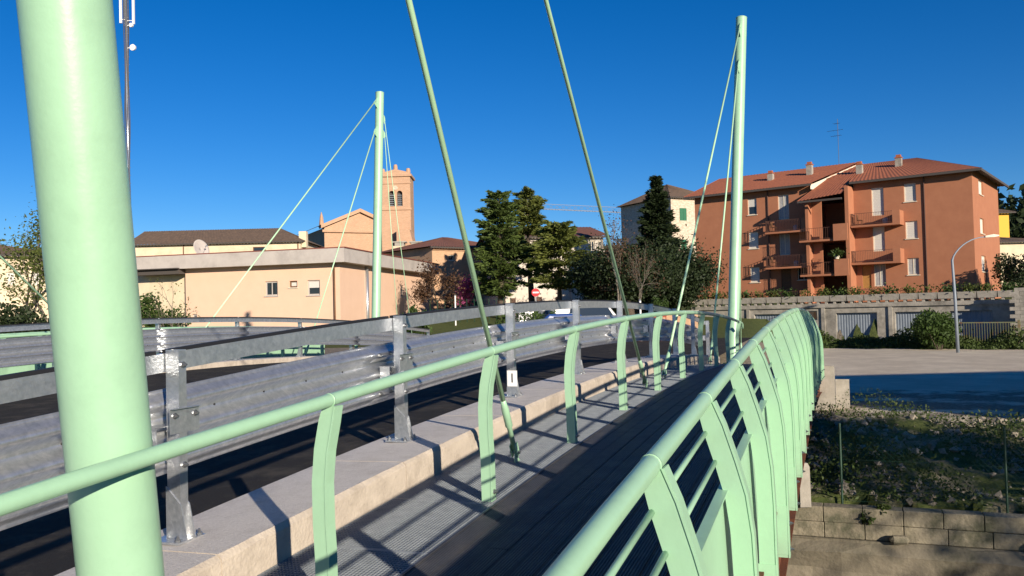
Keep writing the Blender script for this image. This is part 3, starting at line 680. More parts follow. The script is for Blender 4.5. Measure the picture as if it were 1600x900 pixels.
def conifer(name, label, base, H, R, m, seed, tiers=15, z0=0.12, shape=1.0, leafn=26, size=0.22, group=None, droop=-0.03, gap=0.0, up=0.12, trunk_r=0.22, per=7, vert=0.30):
    """layered evergreen: whorls of limbs carrying flat sprays of needles"""
    t = thing(name, label, 'tree', tuple(base), 0, group); rng = np.random.default_rng(seed)
    tb = MB(); bend = rng.normal(size=2) * 0.15
    tp = [Vector((bend[0] * math.sin(q * 2), bend[1] * math.sin(q * 2.6), H * q)) for q in np.linspace(0, 1, 9)]
    tb.tube(tp, [trunk_r * (1 - 0.93 * q) for q in np.linspace(0, 1, 9)], 9)
    C = []; Dd = []
    for k in range(tiers):
        q = z0 + (1 - z0) * (k + rng.uniform(-.3, .3)) / tiers; q = min(0.985, max(z0, q)); z = H * q
        rel = (q - z0) / (1 - z0); prof = (1 - rel) ** shape * (0.55 + 0.45 * min(1, rel * 5 + 0.3))
        for j in range(per):
            if rng.random() < gap: continue
            az = 2 * math.pi * (j + rng.uniform(-.4, .4)) / per + k * 0.9; L = max(0.35, R * prof * rng.uniform(0.6, 1.2))
            pts = limb_path(rng, tp[min(8, int(q * 8))].lerp(tp[min(8, int(q * 8) + 1)], q * 8 - int(q * 8)), (math.cos(az), math.sin(az), up + 0.25 * rel), L, 5, droop, 0.10)
            tb.tube(pts, [0.055 * (1 - rel * 0.6) * (1 - 0.8 * i / 5) + 0.006 for i in range(6)], 5, cap=False)
            nl = int(leafn * (0.5 + L))
            for _ in range(nl):
                u = rng.uniform(0.18, 1.0) ** 0.8 * 5; i = min(4, int(u)); c = pts[i].lerp(pts[i + 1], u - i)
                w = 0.26 * (1.15 - u / 6) * min(1.4, 0.4 + L * 0.35)
                off = rng.normal(size=3) * np.array([w, w, w * vert]); c = np.array(c) + off; c[2] -= abs(off[0] + off[1]) * 0.18
                C.append(c); d = np.array(pts[i + 1] - pts[i]); d = d / np.linalg.norm(d) + off * 1.5; d[2] -= 0.15; Dd.append(d)
    tb.build('trunk', 'bark', t, True, fix=False)
    leaf_obj('crown', C, size, m, t, flat=0.45, aspect=0.33, seed=seed, dirs=np.array(Dd)); return t
def broadleaf(name, label, base, H, R, m, seed, nleaf=6000, size=0.12, levels=4, trunk_r=0.16, group=None, clump=0.5, bark='grey_bark', spread=0.55, fork=0.25, cat='tree', fill=None):
    t = thing(name, label, cat, tuple(base), 0, group); rng = np.random.default_rng(seed); tb = MB(); tips = []
    def grow(a, d, L, r, lv):
        n = 4; pts = limb_path(rng, a, d, L, n, 0.02, 0.16); tb.tube(pts, [r * (1 - 0.45 * i / n) for i in range(n + 1)], 7 if lv < 2 else 4, cap=False)
        if lv >= levels - 1: tips.extend(pts[1:])
        if lv == levels: return
        kids = 3 if lv < 2 else (3 if rng.random() < .6 else 2)
        for k in range(kids):
            q = rng.uniform(0.45, 1.0) if k else 1.0; i = min(n - 1, int(q * n)); c = pts[i].lerp(pts[i + 1], q * n - i)
            ax = Vector(rng.normal(size=3)); dd = ((pts[i + 1] - pts[i]).normalized() + ax.normalized() * spread * rng.uniform(.6, 1.4)).normalized(); dd.z = max(dd.z, -0.15)
            grow(c, dd, L * rng.uniform(.62, .85), r * 0.58, lv + 1)
    grow((0, 0, 0), (0, 0, 1), H * fork, trunk_r, 0)
    T = np.array([tuple(v) for v in tips]); 
    sx = R / max(1e-3, np.percentile(np.hypot(T[:, 0], T[:, 1]), 95)); sz = H / T[:, 2].max()
    tb.v = [(x * sx, y * sx, z * sz) for x, y, z in tb.v]; T = T * np.array([sx, sx, sz])
    tb.build('trunk', bark, t, True, fix=False)
    if nleaf:
        idx = rng.integers(0, len(T), nleaf); C = T[idx] + rng.normal(size=(nleaf, 3)) * clump * np.array([1, 1, .8]); C[:, 2] = np.maximum(C[:, 2], 0.03)
        leaf_obj('crown', C, size, m, t, seed=seed)
    return t
def bush(name, label, base, R, H, m, seed, n=2500, size=0.09, group=None, cat='bush', lumps=7, stems=True):
    t = thing(name, label, cat, tuple(base), 0, group); rng = np.random.default_rng(seed)
    cs = np.stack([rng.normal(0, R * .45, lumps), rng.normal(0, R * .35, lumps), rng.uniform(.3, .8, lumps) * H], 1)
    idx = rng.integers(0, lumps, n); d = rng.normal(size=(n, 3)); d /= np.linalg.norm(d, axis=1)[:, None]
    C = cs[idx] + d * (rng.uniform(.5, 1.05, n)[:, None]) * np.array([R * .45, R * .45, H * .28]); C[:, 2] = np.abs(C[:, 2])
    if stems:
        tb = MB()
        for c in cs: tb.tube([(c[0] * .2, c[1] * .2, 0), tuple(c * np.array([.7, .7, .6])), tuple(c)], [0.02, 0.012, 0.005], 5, cap=False)
        tb.build('stem', 'bark', t, fix=False)
    leaf_obj('foliage', C, size, m, t, seed=seed); return t
def gpt(px, py, D): v = at(px, py, D); return (v.x, v.y, gz(v.x, v.y) - 0.05)
def gx_at(px, D): v = at(px, 480, D); return (v.x, v.y, gz(v.x, v.y) - 0.05)
def hgt(px, py, D, base): return at(px, py, D).z - base[2]
# cedars in front of the white house
b = gx_at(783, 62); conifer('cedar_tree', 'broad dark cedar with low sweeping boughs beside the brick house', b, hgt(783, 298, 62, b), 2.35, 'cedar_leaf', 21, 19, 0.20, 0.34, 130, 0.15, 'cedars before the white house', gap=0.14, trunk_r=0.30, vert=0.55, per=7)
b = gx_at(832, 66); conifer('cedar_tree', 'tall airy cedar with a tufted open top and bare lower trunk', b, hgt(830, 294, 66, b), 2.3, 'cedar_leaf_b', 22, 15, 0.38, 0.30, 120, 0.15, 'cedars before the white house', gap=0.24, trunk_r=0.28, vert=0.6, per=7)
b = gx_at(874, 60); conifer('cedar_tree', 'lower yellowish cedar spreading wide in front of the white house wall', b, hgt(874, 346, 60, b), 2.5, 'cedar_leaf_b', 23, 13, 0.34, 0.28, 125, 0.15, 'cedars before the white house', gap=0.16, trunk_r=0.22, vert=0.5, per=7)
# dark evergreens left of the apartment block
b = gx_at(1027, 64); conifer('fir_tree', 'tall pointed dark fir rising in front of the pale stone house', b, hgt(1024, 272, 64, b), 3.1, 'dark_leaf', 24, 32, 0.04, 0.85, 130, 0.16, trunk_r=0.2, vert=0.7, per=8)
for i, (px, D, py, R, lab) in enumerate([(985, 58, 405, 2.9, 'dark evergreen shrub tree left of the pointed fir'), (1060, 62, 392, 2.6, 'dark evergreen shrub tree against the orange apartment wall'), (948, 62, 418, 2.0, 'small dark evergreen beside the white house')]):
    b = gx_at(px, D); broadleaf('evergreen_tree', lab, b, hgt(px, py, D, b), R, 'dark_leaf', 40 + i, 24000, 0.11, 3, 0.14, None, 0.75, 'bark', 0.7, 0.2)
b = gx_at(966, 54); broadleaf('bare_tree', 'tall nearly leafless tree with thin branches beside the pale stone house', b, hgt(966, 320, 54, b), 2.3, 'russet_leaf', 51, 1500, 0.07, 5, 0.13, None, 0.35, 'grey_bark', 0.42, 0.3)
b = gx_at(1002, 50); broadleaf('bare_tree', 'leafless grey tree in front of the dark evergreens', b, hgt(1002, 372, 50, b), 1.5, 'russet_leaf', 52, 500, 0.06, 5, 0.07, None, 0.3, 'grey_bark', 0.4, 0.3)
# pink judas tree and dark bare tree by the brick house
b = gx_at(735, 66); broadleaf('judas_tree', 'small pink flowering tree in front of the brick house arches', b, hgt(728, 434, 66, b), 1.35, 'pink_leaf', 61, 1500, 0.10, 3, 0.10, None, 0.28, 'bark', 0.6, 0.5)
b = gx_at(690, 62); broadleaf('plum_tree', 'dark russet leafed tree at the corner of the brick house', b, hgt(690, 412, 62, b), 2.0, 'russet_leaf', 62, 2600, 0.09, 4, 0.12, None, 0.35, 'bark', 0.6, 0.3)
# left of the thick mast
b = gx_at(22, 36); broadleaf('spring_tree', 'half bare tree with sparse new leaves at the end of the far guardrail', b, hgt(25, 285, 36, b), 2.6, 'young_leaf', 63, 3600, 0.075, 5, 0.15, None, 0.35, 'grey_bark', 0.5, 0.28)
b = gx_at(75, 33); broadleaf('spring_tree', 'slender budding tree just behind the thick mast', b, hgt(70, 355, 33, b), 1.5, 'young_leaf', 64, 2200, 0.07, 4, 0.09, None, 0.3, 'grey_bark', 0.5, 0.3)
b = gx_at(255, 33); bush('round_bush', 'dark leafy bush at the left end of the peach building', b, 1.0, hgt(255, 463, 33, b), 'bush_leaf', 65, 3800, 0.07)
b = gx_at(272, 32); broadleaf('bare_shrub', 'leafless twiggy shrub against the peach wall', b, hgt(272, 432, 32, b), 1.0, 'young_leaf', 66, 250, 0.05, 4, 0.03, None, 0.2, 'grey_bark', 0.6, 0.25, cat='shrub')
for i, px in enumerate((-60, 15, 95)):
    b = gx_at(px, 31); bush('hedge_bush', ['dark clipped hedge bush left of the half bare tree', 'dark clipped hedge bush below the half bare tree', 'dark clipped hedge bush behind the thick mast'][i], b, 1.5, hgt(px, 476, 31, b), 'dark_leaf', 70 + i, 3200, 0.09)
# greenery behind the guardrail by the street
for i, (px, D, py, R) in enumerate([(800, 44, 480, .9), (828, 45, 479, .9), (852, 46, 481, .7), (640, 42, 479, .5), (660, 41, 484, .5)]):
    b = gx_at(px, D); bush('street_bush', ['leafy bush beside the street sign', 'rounded light green bush left of the parked vehicles', 'small bush touching the parked vehicles', 'small bush at the right corner of the peach building', 'low tuft near the peach building corner'][i], b, R, max(0.5, hgt(px, py, D, b)), 'bush_leaf', 80 + i, 900, 0.08)
b = gx_at(1028, 50); bush('round_bush', 'clipped round shrub left of the planter row', (b[0], b[1], 3.6), .55, 1.15, 'bush_leaf', 90, 1500, 0.06)
# undergrowth in front of the garages
v = at(1470, 560, 47.0); bush('large_bush', 'big dark green bush covering the garage beside the street lamp', (v.x, v.y, 1.4), 1.7, 2.15, 'bush_leaf', 91, 9000, 0.09, lumps=12)
C = []; rng = np.random.default_rng(5)
for _ in range(30000):
    a = rng.uniform(-12.5, 9.5); w = -rng.uniform(0.1, 3.4) + 0.5 * math.sin(a * 2.1) * rng.random(); q = GA + GD * a + GN * w
    h = 1.1 * (0.75 + 0.45 * math.sin(a * 1.7) * math.sin(a * 0.6 + 1)) * max(0.12, 1 - abs(w + 1.2) / 2.6)
    C.append((q.x, q.y, 1.42 + rng.random() * h))
tag(leaf_obj('weeds', C, 0.085, 'weed_leaf', None, seed=6), 'tangled weeds along the foot of the garages', 'weeds')
C = []
for _ in range(90000):
    a = rng.uniform(-1, 22); w = rng.uniform(0.35, 8.2); q = WA + WD * a + WN * w
    dn = math.sin(a * 1.15 + 0.6) * math.sin(w * 0.95 + a * 0.35) + 0.35 * math.sin(a * 3.1 + w * 2.2)
    if dn < 0.16 and rng.random() < 0.93: continue
    C.append((q.x, q.y, gz(q.x, q.y) + rng.random() ** 1.6 * (0.12 + 0.42 * max(0, dn))))
tag(leaf_obj('bank_weeds', C, 0.030, 'weed_leaf', None, seed=8), 'patchy weeds growing through the rubble bank', 'weeds')
for i, (px, py) in enumerate([(1352, 815), (1385, 805), (1512, 828)]):
    v = at(px, py, 11.75); bush('wall_plant', ['dark leafy plant rooted in the wall joint', 'tuft of weeds hanging over the block course', 'yellowish grass tuft on the wall ledge'][i], (v.x, v.y - 0.1, v.z - 0.12), 0.22, 0.30, 'weed_leaf', 95 + i, 260, 0.045, cat='plant', lumps=4)
# ================================================================== BUILDINGS
mat('orange_render', (0.405, 0.168, 0.088), 0.92, col2=(0.355, 0.142, 0.074), scale=1.2, bump=0.15, bscale=30, dirt=(0.33, 0.125, 0.065), dirt_scale=0.5, dirt_amt=0.4)
mat('tile_orange', (0.42, 0.135, 0.06), 0.9, col2=(0.27, 0.085, 0.045), scale=5, bump=0.3, bscale=12)
mat('tile_brown', (0.20, 0.13, 0.085), 0.95, col2=(0.10, 0.07, 0.05), scale=3.5, bump=0.4, bscale=10)
mat('tile_red', (0.22, 0.085, 0.055), 0.95, col2=(0.12, 0.055, 0.04), scale=4, bump=0.3, bscale=10)
mat('trim_cream', (0.66, 0.60, 0.48), 0.8)
mat('blind', (0.62, 0.60, 0.55), 0.7, stretch=(1, 1, 1))
mat('glass_dark', (0.02, 0.025, 0.03), 0.04, spec=0.8)
mat('curtain', (0.42, 0.42, 0.42), 0.8, var=0.3, scale=6)
mat('wood_brown', (0.16, 0.075, 0.035), 0.7, var=0.3, scale=8)
mat('wood_ochre', (0.42, 0.22, 0.06), 0.7, var=0.2, scale=8)
mat('iron_rust', (0.10, 0.045, 0.03), 0.7)
mat('iron_black', (0.02, 0.02, 0.02), 0.5)
mat('peach', (0.74, 0.51, 0.37), 0.92, col2=(0.70, 0.475, 0.34), scale=1.0, bump=0.1, bscale=30)
mat('cream_wall', (0.74, 0.62, 0.44), 0.92, col2=(0.62, 0.51, 0.36), scale=1.2, dirt=(0.4, 0.33, 0.24), dirt_scale=0.5, dirt_amt=0.4)
mat('white_wall', (0.66, 0.60, 0.52), 0.92, col2=(0.55, 0.49, 0.42), scale=1.1, dirt=(0.33, 0.29, 0.24), dirt_scale=0.6, dirt_amt=0.4)
mat('fascia', (0.50, 0.46, 0.42), 0.85, col2=(0.43, 0.39, 0.36), scale=1.5, dirt=(0.25, 0.23, 0.21), dirt_scale=0.8, dirt_amt=0.4)
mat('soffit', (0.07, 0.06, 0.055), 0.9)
mat('flashing', (0.20, 0.06, 0.04), 0.6)
mat('shutter_green', (0.02, 0.14, 0.07), 0.6)
mat('shutter_brown', (0.10, 0.05, 0.03), 0.7)
mat('garage_metal', (0.24, 0.28, 0.33), 0.55, metal=0.1, col2=(0.19, 0.225, 0.265), scale=2)
mat('yellow_wall', (0.72, 0.42, 0.06), 0.9); mat('stone_white', (0.72, 0.62, 0.50), 0.95, col2=(0.42, 0.30, 0.21), scale=2.5, bump=0.5, bscale=9, stretch=(1, 1, 2.4))
mat('gate_green', (0.17, 0.19, 0.10), 0.7, dirt=(0.22, 0.08, 0.04), dirt_scale=3, dirt_amt=0.8)
brick_mat('brick_church', (0.53, 0.295, 0.175), (0.43, 0.225, 0.125), (0.50, 0.39, 0.28), dirt_amt=0.35, dirt=(0.33, 0.2, 0.13))
brick_mat('brick_house', (0.58, 0.33, 0.19), (0.48, 0.26, 0.14), (0.50, 0.38, 0.26), dirt_amt=0.3)
class Face:
    """vertical facade through plan points A -> B (B to the right as seen from the camera)"""
    def __init__(f, A, Bp, z0): f.A = Vector((A[0], A[1], z0)); f.d = Vector((Bp[0] - A[0], Bp[1] - A[1], 0)); f.L = f.d.length; f.d.normalize(); f.n = Vector((-f.d.y, f.d.x, 0))
    def uv(f, px, py, depth=0.0):
        r = ray(px, py); o = f.A + f.n * depth; t = (o - CAMP).dot(f.n) / r.dot(f.n); P = CAMP + r * t; return (P - f.A).dot(f.d), P.z - f.A.z
    def rect(f, x0, y0, x1, y1, depth=0.0):
        a, z1 = f.uv(x0, (y0), depth); b, z0 = f.uv(x1, y1, depth); return a, b, z0, z1
    def M(f): return Matrix.Translation(f.A) @ Matrix((f.d, f.n, Vector((0, 0, 1)))).transposed().to_4x4()
    def thing(f, name, label, cat, group=None):
        t = thing(name, label, cat, tuple(f.A), math.atan2(f.d.y, f.d.x), group); return t
def wall(parent, name, m, x0, x1, z0, z1, holes=(), M=None, rev=0.16, top=None):
    """sheet wall in the x-z plane (y=0) with rectangular openings and their reveals; top(x) may vary"""
    xs = sorted({x0, x1, *[h[0] for h in holes], *[h[1] for h in holes]}); zs = sorted({z0, z1, *[h[2] for h in holes], *[h[3] for h in holes]})
    mb = MB()
    for a, b in zip(xs[:-1], xs[1:]):
        for c, d in zip(zs[:-1], zs[1:]):
            cx, cz = (a + b) / 2, (c + d) / 2
            if any(h[0] < cx < h[1] and h[2] < cz < h[3] for h in holes): continue
            mb.quad((a, 0, c), (b, 0, c), (b, 0, d), (a, 0, d))
    for (a, b, c, d) in [h[:4] for h in holes]:
        for q in (((a, 0, c), (a, rev, c), (a, rev, d), (a, 0, d)), ((b, 0, c), (b, 0, d), (b, rev, d), (b, rev, c)), ((a, 0, d), (a, rev, d), (b, rev, d), (b, 0, d)), ((a, 0, c), (b, 0, c), (b, rev, c), (a, rev, c))): mb.quad(*q)
    return mb.build(name, m, parent, False, M, fix=False)
def window(parent, h, style='glass', M=None, fr='trim_cream', y=0.10, frame_w=0.07, sill=True, name='window'):
    a, b, c, d = h[:4]; y0 = y
    f = MB(); w = frame_w
    f.box(a, a + w, y0, y0 + .05, c, d); f.box(b - w, b, y0, y0 + .05, c, d); f.box(a + w, b - w, y0, y0 + .05, c, c + w); f.box(a + w, b - w, y0, y0 + .05, d - w, d)
    if style == 'glass2' or style == 'curtain': f.box((a + b) / 2 - .03, (a + b) / 2 + .03, y0 + .003, y0 + .047, c + w, d - w)
    o = f.build(name, fr, parent, False, M)
    if style == 'blind':
        n = max(3, int((d - c) / 0.14)); mb = MB()
        for i in range(n):
            z0 = c + w + (d - c - 2 * w) * i / n; z1 = c + w + (d - c - 2 * w) * (i + 1) / n
            mb.quad((a + w, y0 + .034, z0), (b - w, y0 + .034, z0), (b - w, y0 + .022, z1 - .012), (a + w, y0 + .022, z1 - .012)); mb.quad((a + w, y0 + .022, z1 - .012), (b - w, y0 + .022, z1 - .012), (b - w, y0 + .034, z1), (a + w, y0 + .034, z1))
        mb.build('blind', 'blind', o, fix=False)
    elif style == 'shutter':
        for k, (x0, x1) in enumerate(((a, (a + b) / 2 - .01), ((a + b) / 2 + .01, b))):
            mb = MB(); mb.box(x0, x1, -0.03, 0.01, c, d)
            n = int((d - c) / .12)
            for i in range(n): z = c + .06 + (d - c - .1) * i / n; mb.box(x0 + .05, x1 - .05, -0.045, -0.0305, z, z + .05)
            mb.build('shutter', fr, o)
    else:
        MB().quad((a + w, y0 + .03, c + w), (b - w, y0 + .03, c + w), (b - w, y0 + .03, d - w), (a + w, y0 + .03, d - w)).build('pane', 'curtain' if style == 'curtain' else 'glass_dark', o, fix=False)
        if style == 'half': MB().box(a + w, b - w, y0 + .012, y0 + .026, (c + d) / 2, d - w).build('blind', 'blind', o)
    if sill: MB().box(a - .06, b + .06, -0.07, y0, c - .06, c - .004).build('sill', 'trim_cream' if fr != 'fascia' else 'fascia', o)
    return o
def tiled(mb, a, b, c, d, wave=0.30, amp=0.035):
    """pan-tile slope: a,b eave ends, d,c ridge ends (a->d and b->c run up the slope)"""
    a, b, c, d = map(Vector, (a, b, c, d)); L = max((b - a).length, (c - d).length); n = max(4, int(L / wave)); nv = 3
    nrm = (b - a).cross(d - a).normalized()
    if nrm.z < 0: nrm = -nrm
    k = n * 4; rings = []
    for i in range(k + 1):
        u = i / k; e = a.lerp(b, u); r = d.lerp(c, u); off = nrm * (amp * (0.5 + 0.5 * math.cos(2 * math.pi * u * n)))
        rings.append([e.lerp(r, v / nv) + off for v in range(nv + 1)])
    o = len(mb.v); mb.v += [tuple(p) for r in rings for p in r]
    for i in range(k):
        for j in range(nv): mb.f.append((o + i*(nv+1)+j, o + (i+1)*(nv+1)+j, o + (i+1)*(nv+1)+j+1, o + i*(nv+1)+j+1)); mb.m.append(0)
def rail_bars(parent, x0, x1, y, z0, z1, m='iron_rust', step=0.13, name='balustrade', M=None):
    mb = MB()
    for z in (z0, z1): mb.box(x0, x1, y - .015, y + .015, z - .015, z + .015)
    for x in np.arange(x0 + step / 2, x1, step): mb.box(x - .008, x + .008, y - .008, y + .008, z0 + .0155, z1 - .0155)
    return mb.build(name, m, parent, False, M)

# ------------------------------------------------------------------ orange apartment block
dF = Vector((0.79, -0.613)).normalized()
A0 = Vector((20.8, 75.0)); 
def on_line(P, d, px):    # plan point where the image column px meets the line P + d t
    r = ray(px, 470); k = r.x / r.y; t = (k * P.y - P.x) / (d.x - k * d.y); return P + d * t
PA_ = on_line(A0, dF, 1090); PB_ = on_line(A0, dF, 1526)
Z_APT = 4.15
F = Face(PA_, PB_, Z_APT); TW = F.L
apt = F.thing('apartment_block', 'three storey orange apartment block with tiled roof, balconies and open stair bay', 'building')
U = lambda x, y, dp=0.0: F.uv(x, y, dp)
W = lambda x0, y0, x1, y1: F.rect(x0, y0, x1, y1)
eaveL = 0.5 * (U(1100, 305)[1] + U(1250, 286)[1]); eaveR = 0.5 * (U(1350, 282)[1] + U(1500, 263)[1]); 
wl = [(W(1167.7, 311, 1182.7, 335), 'half'), (W(1169, 363, 1185.3, 388), 'blind'), (W(1171.7, 417.5, 1187.3, 441), 'blind')]
dl = [(W(1215, 305, 1233.3, 342), 'curtain'), (W(1217, 360, 1235, 398), 'curtain'), (W(1245.7, 413, 1265, 437), 'glass2')]
door_l = W(1220, 414, 1237, 455)
wr = [(W(1411.7, 287.5, 1431.7, 314), 'blind'), (W(1414.3, 346, 1434.3, 372), 'blind'), (W(1417.3, 403.5, 1436.7, 429), 'curtain')]
dr = [(W(1361, 294, 1381.7, 336), 'blind'), (W(1363, 350.5, 1383.3, 392), 'blind'), (W(1365, 408, 1385, 447), 'curtain')]
door_r = W(1347, 415, 1362, 450)
xs0, xs1 = U(1268, 350)[0], U(1335, 350)[0]      # stair bay
HL = [h for h, _ in wl + dl] + [door_l]; HR = [h for h, _ in wr + dr] + [door_r]
DEP = 12.0
wall(apt, 'front_wall', 'orange_render', 0, xs0, -0.5, eaveL, HL)
wall(apt, 'front_wall', 'orange_render', xs1, TW, -0.5, eaveR, HR)
for h, st in wl + dl + wr + dr: window(apt, h, st, sill=(h[3] - h[2] < 1.8))
for h, m in ((door_l, 'wood_brown'), (door_r, 'wood_ochre')):
    o = MB().box(h[0], h[1], 0.08, 0.14, h[2], h[3]).build('door', m, apt); MB().tube([(h[1] - .12, 0.06, (h[2] + h[3]) / 2), (h[1] - .12, 0.0, (h[2] + h[3]) / 2)], 0.025, 6).build('handle', 'iron_black', o)
# flank
FM = F.M(); Pc = FM @ Vector((TW, 0, 0)); dfl = Vector((-dF.y, dF.x)) if -dF.y > 0 else Vector((dF.y, -dF.x))
dfl = Vector((0.613, 0.79)).normalized()
F2 = Face((Pc.x, Pc.y), (Pc.x + dfl.x * DEP, Pc.y + dfl.y * DEP), Z_APT)
fl = [F2.rect(1528.5, 280, 1536, 306), F2.rect(1531, 340, 1538, 366), F2.rect(1533.5, 399, 1541, 425)]
fl = [(a, max(b, a + 0.9), c, d) for a, b, c, d in fl]
M2 = FM.inverted() @ F2.M()
wall(apt, 'side_wall', 'orange_render', 0, DEP, -0.5, eaveR, fl, M2)
for h in fl: window(apt, h, 'blind', M2)
MB().quad((0, 0, -.5), (0, DEP, -.5), (0, DEP, eaveL), (0, 0, eaveL)).quad((0, DEP, -.5), (TW, DEP, -.5), (TW, DEP, eaveR), (0, DEP, eaveL)).quad((xs0, 0, 0), (xs0, DEP, 0), (xs0, DEP, eaveL), (xs0, 0, eaveL)).build('rear_wall', 'orange_render', apt, fix=False)
# stair bay: projecting cheeks, slabs, parapets, open dark landings
yb = -1.5; fz = [U(1300, y, 0)[1] for y in (459, 402, 348)]; fz = [0.15, 3.15, 6.15]
xm = xs0 + (xs1 - xs0) * 0.30; xr = xs1 - 0.28
eb = U(1300, 308)[1] - 0.2
MB().box(xs0, xs0 + 0.25, yb, 3.2, -.5, eb).build('bay_wall', 'orange_render', apt); MB().box(xr, xs1, yb, 3.2, -.5, eaveR - .55).build('bay_wall', 'orange_render', apt)
MB().box(xs0 + .25, xm, yb + .9, yb + 1.1, -.5, eb).build('bay_wall', 'orange_render', apt)
MB().box(xs0 + .25, xr, 3.0, 3.2, -.5, eb).build('bay_back_wall', 'orange_render', apt)
lz_ = [-0.2, U(1310, 427, yb - .4)[1], U(1310, 372, yb - .4)[1]]
for k, z in enumerate(lz_):
    MB().box(xs0 - (0.45 if k else 0), xr, yb - 0.35, 3.0, z - .16, z).build('landing', 'orange_render', apt)
    if k: MB().box(xs0 + (xs1 - xs0) * .68, xs1, yb - .5, yb - .352, z - .20, z + 1.15).build('parapet', 'orange_render', apt)
    if k: rail_bars(apt, xs0 - .45, xs0 + (xs1 - xs0) * .68, yb - .33, z + .08, z + .95, step=0.16)
    n = 9          # flight of steps rising to the next landing
    for i in range(n): MB().box(xm + .1 + i * .22, xm + .34 + i * .22, 0.4, 1.6, z + i * 0.16, z + (i + 1) * .163).build('step', 'orange_render', apt) if z < 5 else None
o = MB(); o.tube([(xs1 - .9, yb - .42, lz_[1] + 1.16), (xs1 - .9, yb - .42, lz_[1] + 1.40)], [.16, .2], 10); o.build('flower_pot', 'trim_cream', apt)
leaf_obj('potted_plant', np.random.default_rng(3).normal(size=(260, 3)) * np.array([.28, .16, .16]) + np.array([xs1 - .9, yb - .42, lz_[1] + 1.6]), 0.09, 'bush_leaf', apt, seed=3)
# balconies
def balcony(x0, x1, z, end='r', clutter=0):
    MB().box(x0, x1, -1.25, 0, z - .15, z).build('balcony_slab', 'orange_render', apt)
    ex = (x1 - .55, x1) if end == 'r' else (x0, x0 + .55)
    MB().box(ex[0], ex[1], -1.24, -1.09, z + .002, z + 1.0).build('balcony_cheek', 'orange_render', apt); MB().box(x1 - .14, x1 - .002, -1.08, -0.01, z + .002, z + .98).build('balcony_cheek', 'orange_render', apt)
    rail_bars(apt, x0, ex[0], -1.2, z + .1, z + .95)
    mb = MB()
    for zz in (z + .1, z + .95): mb.box(x0, x0 + .03, -1.18, 0, zz - .015, zz + .015)
    for y in np.arange(-1.1, -0.05, .13): mb.box(x0 + .005, x0 + .025, y - .01, y + .01, z + .116, z + .934)
    mb.build('balustrade', 'iron_rust', apt)
    if clutter:
        MB().box(x0 + .35, x0 + .75, -.9, -.5, z + .42, z + .46).box(x0 + .35, x0 + .39, -.9, -.5, z + .461, z + .9).box(x0 + .37, x0 + .4, -.88, -.85, z, z + .419).box(x0 + .7, x0 + .73, -.88, -.85, z, z + .419).box(x0 + .7, x0 + .73, -.55, -.52, z, z + .419).box(x0 + .37, x0 + .4, -.55, -.52, z, z + .419).build('balcony_chair', 'wood_brown', apt)
        MB().tube([(x1 - 1.2, -.7, z), (x1 - 1.2, -.7, z + .35), (x1 - 1.2, -.7, z + .5)], [.2, .25, .1], 10).build('balcony_tub', 'garage_metal', apt)
bl = [(U(1195, 345, -1.2), U(1262, 345, -1.2)), (U(1196, 400, -1.2), U(1263, 400, -1.2))]
balcony(bl[0][0][0], bl[0][1][0], fz[2], clutter=1); balcony(bl[1][0][0], bl[1][1][0], fz[1], clutter=1)
br = [(U(1335, 338)[0], U(1412, 338)[0]), (U(1336, 395)[0], U(1413, 395)[0])]
balcony(br[0][0] + .05, br[0][1], fz[2], clutter=1); balcony(br[1][0] + .05, br[1][1], fz[1])
x0 = U(1340, 445)[0]; x1 = U(1415, 445)[0]; rail_bars(apt, x0, x1 - .6, -2.0, 0.2, 1.0); MB().box(x1 - .6, x1, -2.1, -1.95, -.3, 1.05).build('parapet', 'orange_render', apt)
rail_bars(apt, U(1187, 445)[0], xs0 - .6, -1.6, 0.25, 1.05); MB().box(xs0 - .6, xs0 - .05, -1.7, -1.55, -.3, 1.1).build('parapet', 'orange_render', apt)
for px, dz_ in ((1447, 0), (1202, 0)):
    x = U(px, 380)[0]; MB().tube([(x, -.07, -.4), (x, -.07, (eaveR if px > 1300 else eaveL) - .1)], .05, 8).build('downpipe', 'iron_rust', apt)
# roofs: left gable, right part hipped, small roof over the stair bay
ov = 0.75; rid = 2.1; yr = DEP * 0.5
xg = U(1312, 270)[0]
mb = MB(); zl = eaveL + .08
tiled(mb, (-ov, -ov, zl - .25), (xs0 + .3, -ov, zl - .25), (xg, yr, zl + rid), (-ov * .2, yr, zl + rid)); tiled(mb, (xg, DEP + ov, zl - .25), (-ov, DEP + ov, zl - .25), (-ov * .2, yr, zl + rid), (xg, yr, zl + rid))
mb.build('roof', 'tile_orange', apt, True, fix=False)
MB().poly([(xs0 + .20, -ov + .2, zl - .7), (xg - .10, yr, zl - .7), (xg - .10, yr, zl + rid - .14), (xs0 + .20, -ov + .2, zl - .34)]).build('gable_wall', 'trim_cream', apt, fix=False)
MB().poly([(xg - .05, yr, zl - .7), (xg - .05, DEP + ov, zl - .7), (xg - .05, DEP + ov, zl - .3), (xg - .05, yr, zl + rid - .05)]).build('gable_wall', 'orange_render', apt, fix=False)
zr = eaveR + .08; rr2 = zr + rid; xh = TW - yr * 0.85
mb = MB(); tiled(mb, (xs1 - .1, -ov, zr - .25), (TW + ov, -ov, zr - .25), (xh, yr, rr2), (xs1 - .6, yr, rr2)); tiled(mb, (TW + ov, -ov, zr - .25), (TW + ov, DEP + ov, zr - .25), (xh, yr, rr2), (xh, yr, rr2)); tiled(mb, (TW + ov, DEP + ov, zr - .25), (xs1 - .6, DEP + ov, zr - .25), (xs1 - .6, yr, rr2), (xh, yr, rr2))
kz = (rr2 - zr + .25) / (yr + ov); z16 = zr - .25 + (1.5 + ov) * kz
